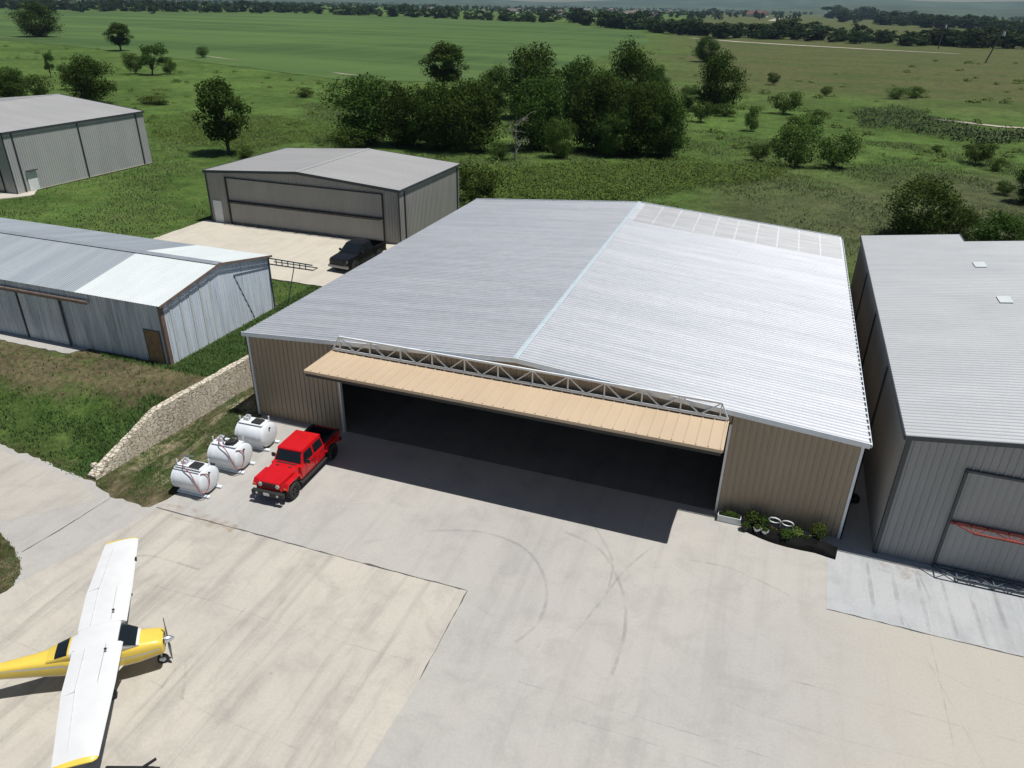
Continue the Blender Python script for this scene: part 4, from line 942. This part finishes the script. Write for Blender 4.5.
for i, (kd, px, py, ty, wd, lb) in enumerate([
    ('oak', 365, 144, 76, 78, 'broad dark green tree at the left end of the grove behind the hangars'),
    ('oak2', 402, 146, 84, 62, 'rounded dark tree second from the left end of the grove'),
    ('oak3', 436, 149, 82, 62, 'dark grove tree in front of and below the lone round tree'),
    ('oak', 470, 151, 80, 76, 'wide dark grove tree just left of the bleached bare tree'),
    ('oak3', 497, 112, 66, 42, 'small tree at the rear of the grove, left of its tallest rear crown'),
    ('oak2', 533, 118, 47, 78, 'large rear grove tree rising above the bleached bare tree'),
    ('oak', 537, 150, 78, 66, 'dark grove tree right behind the bleached bare tree'),
    ('oak2', 578, 128, 60, 62, 'rear grove tree between the two highest crowns'),
    ('oak3', 626, 126, 43, 52, 'tallest upright tree standing out at the right side of the grove'),
    ('oak3', 597, 152, 72, 70, 'wide dark tree in the grove behind the small bright round tree'),
    ('oak', 632, 155, 84, 64, 'dark grove tree below the tallest upright crown'),
    ('oak2', 664, 157, 93, 58, 'dark tree at the right end of the grove'),
    ('mesq', 612, 156, 104, 44, 'medium tree at the grove front edge between the small round tree and its right end'),
    ('oak2', 655, 104, 66, 32, 'small rear tree to the right of the tallest grove crown'),
    ('oak2', 455, 140, 88, 70, 'dark grove tree filling the gap left of the centre, behind the wide front tree'),
    ('oak3', 600, 132, 70, 66, 'grove tree in the middle of the mass, left of the tallest crown'),
    ('oak', 648, 138, 82, 60, 'grove tree in the second row near the right end'),
    ('mesq', 560, 158, 116, 36, 'small bright green round tree in front of the grove'),
    ]):
    tree(kd, px, py, ty, wd, lb, GV)
for a in [
    ('tall', 444, 92, 44, 46, 'lone round topped tree against the crop field above the grove'),
    ('oak', 705, 62, 37, 28, 'smaller round tree directly above the large pasture tree'),
    ('oak2', 715, 112, 53, 58, 'large dense tree standing alone at the edge of the pasture'),
    ('mesq', 688, 108, 84, 24, 'small ragged tree just left of the large lone pasture tree'),
    ('tall', 229, 154, 80, 52, 'upright tree with bare lower trunk behind the light grey hangar'),
    ('oak3', 93, 104, 56, 54, 'dark tree behind the roof of the far grey hangar'),
    ('oak2', 41, 37, 4, 50, 'large round tree at the upper left of the crop field edge'),
    ('tall', 121, 51, 24, 26, 'small slanting tree beside the crop field edge, right of the large round one'),
    ('lean', 152, 75, 44, 36, 'wind bent tree leaning to one side in the left meadow'),
    ('lean', 51, 78, 52, 13, 'thin small leaning tree in the left meadow'),
    ('oak', 10, 100, 68, 46, 'dense dark tree at the left edge behind the far grey hangar'),
    ('mesq', 916, 240, 170, 78, 'broad green tree behind the gap between tan and dark grey hangars'),
    ('oak2', 994, 252, 210, 72, 'dark low tree behind the dark grey hangar roof'),
    ('oak', 1028, 203, 158, 36, 'dark tree cut by the right edge of the photo'),
    ('mesq', 952, 246, 200, 40, 'small tree squeezed between the broad green tree and the low dark one'),
    ]: tree(*a)
for a in [
    ('bush', 76, 90, 62, 28, 'round bush to the left of the dark tree behind the far hangar'),
    ('bush2', 40, 98, 76, 30, 'light green bush behind the far grey hangar roof'),
    ('bush', 136, 74, 52, 22, 'rounded bush touching the wind bent tree'),
    ('bush2', 170, 74, 58, 16, 'small bush on the right of the wind bent tree'),
    ('bush', 203, 58, 46, 15, 'grey green bush alone by the crop field edge'),
    ('bush2', 155, 104, 96, 34, 'low flat bush in the left meadow beyond the far grey hangar'),
    ('bush2', 305, 97, 88, 22, 'low bush in the meadow left of the grove'),
    ('bush', 479, 202, 160, 50, 'tall weedy bush at the rear corner of the tan hangar roof'),
    ('bush', 757, 161, 141, 27, 'compact dark bush right of the weedy slope'),
    ('bush2', 751, 131, 107, 18, 'thin grey green bush between the pasture tree and the scrub'),
    ('bush', 783, 114, 90, 34, 'round bush on the slope right of the large pasture tree'),
    ('bush', 798, 150, 114, 48, 'upper bush of the scrub clump on the green slope'),
    ('bush2', 790, 166, 128, 46, 'left lower bush of the scrub clump on the green slope'),
    ('bush', 832, 168, 130, 46, 'right lower bush of the scrub clump on the green slope'),
    ('bush2', 815, 124, 110, 24, 'small bush just above the scrub clump'),
    ('bush', 773, 85, 72, 15, 'small round bush in the pasture right of the large tree'),
    ('bush', 825, 96, 86, 14, 'little bush alone in the middle of the pasture'),
    ('bush2', 897, 99, 88, 22, 'left half of a low bush pair in the pasture'),
    ('bush2', 914, 98, 87, 20, 'right half of a low bush pair in the pasture'),
    ('bush', 975, 164, 140, 36, 'bush on the right slope below the pale dirt path'),
    ('bush2', 996, 171, 158, 18, 'small bush below and right of the slope bush'),
    ('bush2', 937, 152, 145, 14, 'tiny bush left of the slope bush'),
    ('bush', 1004, 195, 180, 20, 'low bush left of the tree at the right edge'),
    ('bush', 655, 150, 118, 30, 'bush at the foot of the grove right end'),
    ('bush', 700, 122, 100, 22, 'bush under the large pasture tree'),
    ('bush2', 724, 116, 104, 26, 'bush at the right foot of the large pasture tree'),
    ('bush', 500, 160, 140, 26, 'weedy bush left of the bleached bare tree'),
    ('bush2', 350, 150, 128, 34, 'bush at the left foot of the grove'),
    ('bush2', 246, 158, 146, 20, 'bush at the foot of the upright tree'),
    ]: tree(*a, group='bushes scattered over the meadow')
# bleached bare tree
p = at(515, 160); s_ = mpp(p); hh = 46*s_
b = MB(); rr = random.Random(5)
b.tube([(0, 0, -.05), (.1, 0, hh*.35), (0, .1, hh*.7), (.2, 0, hh)], [.15, .12, .07, .02], 7)
for k in range(16):
    z = hh*rr.uniform(.12, .8); a = rr.uniform(0, 6.28); L = hh*rr.uniform(.2, .42)
    e = Vector((math.cos(a)*L, math.sin(a)*L, z+L*rr.uniform(-.1, .8))); s0 = Vector((.05, 0, z)); mid = s0.lerp(e, .5)+Vector((0, 0, .2)); b.tube([s0, mid, e], [.05, .035, .012], 5)
    for j in range(3):
        f = s0.lerp(e, rr.uniform(.4, .95)); g = f+Vector((rr.uniform(-1, 1), rr.uniform(-1, 1), rr.uniform(-.2, 1)))*L*.4; b.tube([f, g], [.03, .01], 4)
o = b.build('dead_tree', m['dead'], None); o.location = p; tag(o, 'bleached bare dead tree at the front of the dark grove', 'tree')

# far treelines: individual trees, shared meshes
FT = 'distant trees along the field edges'
def treeline(poly, n, hpx, jy, seed, lab):
    r = random.Random(seed); L = [0]
    for a, c in zip(poly[:-1], poly[1:]): L.append(L[-1]+math.dist(a, c))
    for i in range(n):
        d = L[-1]*(i+r.uniform(.0, 1))/n; k = max(j for j in range(len(poly)-1) if L[j] <= d+1e-9); t_ = (d-L[k])/(L[k+1]-L[k])
        px = poly[k][0]+(poly[k+1][0]-poly[k][0])*t_; py = poly[k][1]+(poly[k+1][1]-poly[k][1])*t_-r.random()*jy
        h = hpx*r.uniform(.7, 1.25); tree(r.choice(('far', 'far2', 'far3')), px, py, py-h, h*r.uniform(1.3, 2.2), lab, FT)
treeline([(-20, 9), (80, 11.5), (300, 13.5), (440, 19), (505, 22)], 60, 10, 1.5, 1, 'dark tree in the distant row along the far edge of the crop field')
treeline([(500, 22), (556, 23)], 8, 11, 1, 2, 'dark tree in the short row where the crop field ends')
treeline([(572, 24), (640, 32), (735, 40)], 34, 14, 3, 3, 'dark tree in the distant row beyond the pasture')
treeline([(735, 38), (800, 41), (900, 46), (1040, 50)], 46, 15, 4, 4, 'dark tree in the thick row behind the utility poles')
treeline([(830, 22), (900, 26), (1040, 36)], 44, 11, 5, 5, 'distant dark tree on the wooded rise behind the utility poles')
treeline([(640, 19), (700, 18), (760, 19)], 16, 6, 3, 6, 'distant tree among the houses on the horizon')

# far suburb houses
hb = MB(); hb.box(-8, -6, 0, 8, 6, 3.2, 0); hb.prism([(-8.6, -6.6, 3.2), (-8.6, 6.6, 3.2), (-8.6, 0, 6.6)], (17.2, 0, 0), 1)
proto = hb.build('house', [m['house_wall'], m['house_roof']]); rh = random.Random(9)
tag(proto, 'small distant house with pale walls and brown roof among the horizon trees', 'house', 'houses of the distant suburb')
spots = [(rh.uniform(545, 700), rh.uniform(9.5, 18)) for _ in range(56)]+[(rh.uniform(60, 200), rh.uniform(3, 6)) for _ in range(7)]+[(rh.uniform(700, 790), rh.uniform(11, 16)) for _ in range(6)]+[(rh.uniform(430, 545), rh.uniform(10, 14)) for _ in range(10)]
for i, (px, py) in enumerate(spots):
    o = proto if i == 0 else proto.copy()
    if i: COL.objects.link(o)
    q = at(px, py, 1.7); o.location = q; o.rotation_euler.z = rh.uniform(0, 3.14); k = rh.uniform(.9, 1.5); o.scale = (k, k, k)
Q = thing('large_house', 'long dark red roofed building on the rise at the horizon', 'house', at(757, 17, 1.7), -.3)
b = MB(); b.box(-26, -8, 0, 26, 8, 6); b.build('wall', m['house_wall'], Q)
b = MB(); b.prism([(-27, -9, 6), (-27, 9, 6), (-27, 0, 13)], (54, 0, 0)); b.prism([(-8, -12, 6), (8, -12, 6), (0, -12, 17)], (0, 24, 0)); b.build('roof', m['red_roof'], Q)

# far woods reading as one mass
r = np.random.default_rng(3); V = []; Fs = []; k0 = 0
cnt = 0
while cnt < 2600:
    px, py = r.uniform(-30, 1060), 0; hor = 3.04+(px-512)*.0198
    py = hor+1.2+abs(r.normal())*5.5
    if py > (14 if px < 540 else 21)+max(0, (px-760)*.03): continue
    if 560 < px < 760 and py > 11 and r.random() < .55: continue
    if 800 < px < 900 and 15 < py < 24: continue
    p = at(px, py, 1.7); h = r.uniform(6, 13); w_ = h*r.uniform(.6, 1.1); n = 26
    d = r.normal(size=(n, 3)); d /= np.linalg.norm(d, axis=1, keepdims=True); C = np.array([p.x, p.y, p.z+h*.5])+d*np.array([w_*.6, w_*.6, h*.45]); v, f = quads(C, d+r.normal(size=(n, 3))*.4, h*.42, .8, r)
    V.append(v); Fs.append(f+k0); k0 += len(v); cnt += 1
tag(link_mesh('far_woods', fast_mesh('far_woods', np.concatenate(V), np.concatenate(Fs)), m['leaf_far']), 'hazy distant woods along the horizon beyond the fields', 'woods', kind='stuff')
# hills
for j, (dist, h0, amp) in enumerate(((4200, 18, 26), (6800, 45, 45))):
    b = MB(); rows = []
    n = 120
    for i in range(n+1):
        a = R(-78)+R(128)*i/n; ca, sa = math.sin(a), math.cos(a); cx_ = 20+ca*dist; cy_ = sa*dist
        hgt = h0+amp*(.5*math.sin(a*5+j*2)+.3*math.sin(a*13+1+j)+.2*math.sin(a*29+j)); hgt = max(6, hgt+(58 if j else 14)*float(sst(R(-12), R(15), a)))
        rows.append([Vector((cx_-ca*700, cy_-sa*700, 0)), Vector((cx_-ca*300, cy_-sa*300, hgt*.55)), Vector((cx_, cy_, hgt)), Vector((cx_+ca*500, cy_+sa*500, hgt*.6)), Vector((cx_+ca*1000, cy_+sa*1000, 0))])
    b.loft(rows, False, 0, False); tag(b.build('hills', m['hill'], None, True), kind='structure')

# utility poles, mast
for px, py, tx, ty, lb in ((938, 49, 939, 27, 'far wooden utility pole with a pale transformer on top'), (985, 63, 994, 34, 'leaning wooden utility pole, the nearer of two in the pasture')):
    p = at(px, py); s_ = mpp(p); P = thing('utility_pole', lb, 'utility pole', p, -YAW, 'utility poles in the pasture'); h = (py-ty)*s_*1.05; dx = (tx-px)*s_
    b = MB(); b.tube([(0, 0, -.2), (dx, 0, h)], [.34, .26], 8); b.build('pole', m['wood'], P)
    b = MB(); b.bar((dx-1.6, 0, h-.6), (dx+1.6, 0, h-.6), .25); b.build('crossarm', m['wood'], P)
    b = MB(); b.tube([(dx+.7, 0, h-2.6), (dx+.7, 0, h-.9)], .55, 10); b.tube([(dx+.7, 0, h-.9), (dx+.7, 0, h-.5)], .12, 6); b.build('transformer', m['white_trim'], P)
for px, lb in ((771, 'thin radio mast left of the pale far road'), (794, 'thin radio mast at the end of the pale far road')):
    p = at(px, 15, 1.7); s_ = mpp(p); b = MB(); b.tube([(0, 0, 0), (0, 0, 11*s_)], [.9, .5], 6); b.bar((-2, 0, 9*s_), (2, 0, 9*s_), .6); o = b.build('radio_mast', m['steel']); o.location = p; tag(o, lb, 'mast', 'radio masts on the horizon')

# ------------------------------------------------------------------ ground cover
def in_poly(P, pts):
    x, y = pts[:, 0], pts[:, 1]; ins = np.zeros(len(pts), bool); n = len(P)
    for i in range(n):
        (x1, y1), (x2, y2) = P[i], P[(i+1) % n]
        c = ((y1 > y) != (y2 > y)) & (x < (x2-x1)*(y-y1)/((y2-y1)+1e-12)+x1); ins ^= c
    return ins
BLD = [(-.3, -.3, 33.5, 35.4), (34.4, -.7, 62, 33), (-28.4, 16.7, -4.5, 43.7), (-42, .5, -6.7, 11.8), (-85, 30, -55.3, 51.4), (-90, 27.4, -53.6, 31), (-60, -.6, -13.6, .9)]
def clear(P):
    ok = np.ones(len(P), bool)
    for x0, y0, x1, y1 in BLD: ok &= ~((P[:, 0] > x0) & (P[:, 0] < x1) & (P[:, 1] > y0) & (P[:, 1] < y1))
    ok &= ~in_poly(apron_pts, P); return ok
def tufts(name, P, hmin, hmax, mt, label, blades=3, wd=.035, spread=.07):
    n = len(P); B = np.repeat(P, blades, 0); k = len(B); z = terr(B[:, 0], B[:, 1]) if B.shape[1] == 2 else B[:, 2]
    b0 = np.stack([B[:, 0]+rng.normal(size=k)*spread, B[:, 1]+rng.normal(size=k)*spread, z-.02], 1); a = rng.uniform(0, 6.28, k); h = rng.uniform(hmin, hmax, k)
    t_ = np.stack([np.cos(a), np.sin(a), np.zeros(k)], 1)*(wd*(.6+.8*rng.random(k)))[:, None]; tip = b0+np.stack([rng.normal(size=k)*h*.35, rng.normal(size=k)*h*.35, h], 1)
    V = np.stack([b0-t_, b0+t_, tip], 1).reshape(-1, 3); tag(link_mesh(name, fast_mesh(name, V, np.arange(3*k).reshape(-1, 3)), m[mt]), label, 'grass', kind='stuff')
def dens(P, sc_, thr, seed=0):
    return np.sin(P[:, 0]*sc_+seed)*np.sin(P[:, 1]*sc_*1.3+seed*2)+.6*np.sin(P[:, 0]*sc_*2.7+P[:, 1]*sc_*1.9+seed*3)+.5*rng.normal(size=len(P)) > thr
# lush lawn on the bank and along the barn foot
P = rng.uniform((-26, -9), (-3.95, .7), (60000, 2)); P = P[clear(P)]
lush = np.exp(-((P[:, 1]+6.3)/1.6)**2)*(.35+.65/(1+np.exp(-(P[:, 0]+9.5))))*(np.sin(P[:, 0]*1.7+np.sin(P[:, 1]*2.1))+np.sin(P[:, 1]*2.6+P[:, 0])*.8 > -.45)+.9*np.exp(-((P[:, 0]+4.6)/1.0)**2)*(P[:, 1] < -2.5)+1.2*np.exp(-((P[:, 1]-.45)/.22)**2)*(P[:, 0] > -12); P = P[rng.random(len(P)) < lush*.5+.015]
E1 = rng.uniform((-6.85, .4), (-3.3, 16.6), (15000, 2)); E1 = E1[clear(E1) & (E1[:, 0] < -3.95+.065*(np.minimum(E1[:, 1], 14)+8.5))]
E2 = rng.uniform((-3.4, -9.8), (.7, 14), (22000, 2)); E2 = E2[clear(E2)]; E2 = E2[(E2[:, 0] > -3.4+.065*(E2[:, 1]+8.5)) & dens(E2, .9, .25, 2)]
E3 = rng.uniform((-14, -22), (-.4, -13.2), (9000, 2)); E3 = E3[in_poly(isl, E3)]
tufts('lawn_grass', np.concatenate([P, E1]), .08, .26, 'blade', 'lush green grass on the bank between the barn and the concrete', 4, .03, .08)
tufts('strip_grass', E2, .05, .16, 'blade', 'thin patchy grass between the stone wall and the tanks', 3, .02, .07)
E3z = np.concatenate([E3, np.full((len(E3), 1), .06)], 1); tufts('island_grass', E3z, .05, .14, 'blade', 'grass on the rounded island beside the aircraft', 3, .02, .06)
# rough meadow
P = rng.uniform((-75, 12), (62, 120), (120000, 2)); P = P[clear(P)]; P = P[dens(P, .16, .1, 1)]
tufts('meadow_grass', P, .10, .34, 'meadow', 'rough tall meadow grass behind the hangars', 3, .045, .35)
# weeds behind the roofs
def thicket(name, poly_px, n, h, leaf, mt, label, mound=.4):
    Pp = np.array(poly_px, float); lo_, hi_ = Pp.min(0), Pp.max(0); Q_ = rng.uniform(lo_, hi_, (n*3, 2)); Q_ = Q_[in_poly([tuple(q) for q in poly_px], Q_)][:n]
    W_ = np.array([tuple(at(*q)) for q in Q_[::12]]); B = np.repeat(W_, 12, 0); k = len(B)
    hv = h*(.55+.45*np.sin(B[:, 0]*.55+np.sin(B[:, 1]*.7))*np.sin(B[:, 1]*.6+1)+.35*rng.random(k))
    rad = rng.random(k)**.5
    C = B+np.stack([rng.normal(size=k)*.55, rng.normal(size=k)*.55, np.clip(hv, .15, None)*rad], 1); Nn = rng.normal(size=(k, 3)); Nn[:, 2] += .9
    V, Fc = quads(C, Nn, leaf, .6); tag(link_mesh(name, fast_mesh(name, V, Fc), m[mt]), label, 'weeds', kind='stuff')
thicket('weed_thicket', [(462, 172), (560, 166), (690, 163), (790, 168), (775, 182), (700, 188), (640, 201), (470, 210)], 75000, .95, .17, 'weeds', 'bright green waist high weeds between the grove and the tan hangar')
thicket('brush_band', [(850, 112), (900, 108), (955, 126), (985, 132), (960, 143), (905, 132), (862, 128)], 16000, 1.2, .28, 'brush', 'dull green brush band on the slope below the pasture')
thicket('meadow_weeds', [(145, 118), (200, 112), (330, 122), (345, 138), (250, 150), (190, 146), (155, 140)], 26000, .6, .18, 'weeds', 'green weeds in the meadow around the upright tree')
thicket('edge_brush', [(968, 122+12), (1030, 133), (1030, 142), (975, 146)], 3000, 1.2, .4, 'brush', 'low brush strip below the dirt path at the right edge')

r = np.random.default_rng(21); V = []; Fs = []; k0 = 0; n_ = 0
while n_ < 330:
    px, py = r.uniform(0, 1024), 46+120*r.random()**1.4
    p = at(px, py)
    if in_poly(fp, np.array([[p.x, p.y]]))[0] or not clear(np.array([[p.x, p.y]]))[0] or (px > 700 and py < 60): continue
    w_ = r.uniform(.3, 1.1)*(1+p.y/260); h = w_*r.uniform(.4, .8); n = 100
    d = r.normal(size=(n, 3)); d /= np.linalg.norm(d, axis=1, keepdims=True); d[:, 2] = np.abs(d[:, 2])
    C = np.array([p.x, p.y, p.z])+d*np.array([w_, w_*.8, h])*(.5+.5*r.random((n, 1))); v, f = quads(C, d+r.normal(size=(n, 3))*.4, w_*.22, .7, r); V.append(v); Fs.append(f+k0); k0 += len(v); n_ += 1
tag(link_mesh('scrub_clumps', fast_mesh('scrub_clumps', np.concatenate(V), np.concatenate(Fs)), m['weeds']), 'small low scrub clumps dotted over the meadow and pasture', 'scrub', kind='stuff')

# ------------------------------------------------------------------ planters by the front wall
def leafy(name, parent, c, rad, n, mt='leaf_light', leaf=.1):
    d = rng.normal(size=(n, 3)); d /= np.linalg.norm(d, axis=1, keepdims=True); d[:, 2] = np.abs(d[:, 2])*1.2-.1
    C = np.array(c)+d*np.array(rad)*(.5+.5*rng.random((n, 1))); V, Fc = quads(C, d+rng.normal(size=(n, 3))*.5, leaf, .5); return link_mesh(name, fast_mesh(name, V, Fc), m[mt], parent)
p = at(729, 528, 0); p.y = -.62
T = thing('planter_box', 'long white planter box of green plants at the door end of the row', 'planter', (27.95, -.55, 0), 0)
b = MB(); b.box(-.55, -.2, .02, .55, -.17, .36); b.box(-.55, .17, .02, .55, .2, .36); b.box(-.55, -.17, .02, -.52, .17, .36); b.box(.52, -.17, .02, .55, .17, .36); b.box(-.52, -.17, .02, .52, .17, .08); b.build('box', m['white_door'], T)
b = MB(); b.box(-.52, -.17, .08, .52, .17, .31); b.build('soil', m['soil'], T)
leafy('plant', T, (0, 0, .32), (.52, .18, .28), 420, 'leaf_light', .09)
def pot(x, y, r_, h, mt, label, pl, pr, ph, n=260, leaf=.1):
    T = thing('plant_pot', label, 'plant pot', (x, y, 0), random.uniform(0, 6), 'potted plants along the tan wall'); b = MB(); N_ = 18
    b.loft([[Vector((q*math.cos(2*math.pi*k/N_), q*math.sin(2*math.pi*k/N_), z)) for k in range(N_)] for q, z in ((r_*.72, .0), (r_*.95, h*.86), (r_*1.06, h*.86), (r_*1.06, h), (r_*.92, h), (r_*.88, h*.85))], True); b.build('pot', m[mt], T, True)
    if pl: leafy('plant', T, (0, 0, h*.95), (pr, pr, ph), n, pl, leaf)
    return T
pot(29.0, -.55, .24, .42, 'plastic', 'black pot with a light green bushy plant beside the white planter box', 'leaf_light', .42, .5, 420)
pot(29.55, -.62, .22, .36, 'plastic', 'black pot with a dark leafy plant left of the white rings', 'leaf', .36, .42)
pot(29.3, -1.05, .18, .34, 'steel', 'small grey pot standing in front of the bushy potted plant', 'leaf', .2, .18, 120)
pot(29.65, -1.15, .17, .38, 'steel', 'small grey pot next to the terracotta pot', 'leaf', .18, .16, 120)
pot(30.0, -.95, .22, .34, 'terracotta', 'terracotta pot in front of the white rings', 'leaf', .2, .15, 90)
pot(30.55, -1.2, .2, .36, 'plastic', 'black pot with a small dark plant below the white rings', 'leaf', .34, .36)
pot(31.05, -.85, .22, .34, 'plastic', 'black pot with spiky pale plant right of the white rings', 'weeds', .36, .36, 300)
pot(32.0, -.62, .26, .45, 'plastic', 'black pot with the tallest green plant near the wall corner', 'leaf_light', .46, .62, 480, .11)
pot(28.75, -1.0, .2, .3, 'plastic', 'low black pot at the front left of the potted plants', 'leaf', .24, .2, 140)
pot(31.55, -1.0, .2, .3, 'plastic', 'low black pot half covered by the black plastic sheet', 'leaf', .22, .2, 120)
T = thing('ring_ornament', 'pair of joined white metal rings standing among the potted plants', 'ornament', (30.3, -.72, .0), R(-4))
for x in (-.3, .3):
    b = MB(); b.tube([(x+.27*math.cos(a), -.12*math.sin(a), .72+.22*math.sin(a)) for a in np.linspace(0, 2*math.pi, 25)], .032, 7); b.build('ring', m['white_door'], T, True)
b = MB(); b.bar((0, 0, 0), (0, 0, .7), .035); b.build('stake', m['white_door'], T)
b = MB(); rr = random.Random(3); rings = []
for i in range(15):
    t_ = i/14; x = -2.9+4.2*t_; wd_ = .55*(.5+.5*math.sin(math.pi*min(1, t_*1.2+.08)))+.14*t_; h = .12+.22*t_+.10*math.sin(t_*5)+.15*t_
    rings.append([Vector((x, wd_*math.cos(a)+.02*rr.random()-.16*t_, max(0.005, h*math.sin(a)*(1+.7*(rr.random()-.5))))) for a in np.linspace(0, math.pi, 9)]+[Vector((x, -wd_*.5-.16*t_, .004)), Vector((x, wd_*.5-.16*t_, .004))][::-1])
b.loft(rings); o = b.build('plastic_sheet', m['tarp'], None, True); o.location = (31.6, -1.05, .0); o.rotation_euler.z = R(-6); tag(o, 'crumpled black plastic sheet heaped at the right end of the potted plants', 'tarp')
b = MB(); b.tube([(.27*math.cos(a), .27*math.sin(a), .13) for a in np.linspace(0, 2*math.pi, 25)], .13, 8); o = b.build('old_tyre', m['rubber'], None, True); o.location = (33.75, 3.6, 0); tag(o, 'old black tyre lying in the dark gap between the two hangars', 'tyre')
b = MB(); b.loft([[Vector((q*math.cos(2*math.pi*k/18), q*math.sin(2*math.pi*k/18), z)) for k in range(18)] for q, z in ((.27, 0), (.29, .02), (.28, .28), (.295, .3), (.28, .32), (.28, .58), (.295, .6), (.28, .62), (.29, .86), (.25, .87))]); o = b.build('barrel', m['rust'], None, True); o.location = (33.85, 7.6, 0); tag(o, 'rusty barrel standing deep in the gap between the two hangars', 'barrel')

# ------------------------------------------------------------------ light, air
SUN = Vector((.335, .055, 1)).normalized(); el = math.asin(SUN.z)
sl = bpy.data.lights.new('sun', 'SUN'); sl.energy = 5.0; sl.angle = R(.53); sl.color = (1, .975, .93)
so = bpy.data.objects.new('sun', sl); COL.objects.link(so); so.location = (0, 0, 80); so.rotation_euler = SUN.to_track_quat('Z', 'Y').to_euler()
wd_ = bpy.data.worlds.new('World'); sc.world = wd_; wd_.use_nodes = True; nt = wd_.node_tree
sky = nt.nodes.new('ShaderNodeTexSky'); sky.sky_type = 'NISHITA'; sky.sun_disc = False; sky.sun_elevation = el; sky.sun_rotation = math.atan2(SUN.x, SUN.y); sky.air_density = 1.1; sky.dust_density = .5; sky.ozone_density = 2.0
bg = nt.nodes['Background']; bg.inputs['Strength'].default_value = .05; nt.links.new(sky.outputs[0], bg.inputs['Color'])
HAZE = True
if HAZE:
    b = MB(); b.box(-8600, -400, -1.2, 8600, 8600, 150); o = b.build("haze", m["hill"])
    hm = bpy.data.materials.new('haze air'); hm.use_nodes = True; t_ = hm.node_tree; t_.nodes.remove(t_.nodes['Principled BSDF']); pv = t_.nodes.new('ShaderNodeVolumePrincipled')
    pv.inputs['Color'].default_value = (.55, .78, 1, 1); pv.inputs['Density'].default_value = .00005; pv.inputs['Anisotropy'].default_value = .2
    t_.links.new(pv.outputs[0], t_.nodes['Material Output'].inputs['Volume']); o.data.materials.clear(); o.data.materials.append(hm)
    tag(o, 'pale haze over the far fields and hills', 'haze', kind='stuff')
vs = sc.view_settings; vs.view_transform = 'Standard'; vs.look = 'None'; vs.exposure = -.05; vs.gamma = 1.; vs.use_curve_mapping = False
sc.cycles.max_bounces = 6; sc.cycles.volume_bounces = 0; sc.cycles.transparent_max_bounces = 8
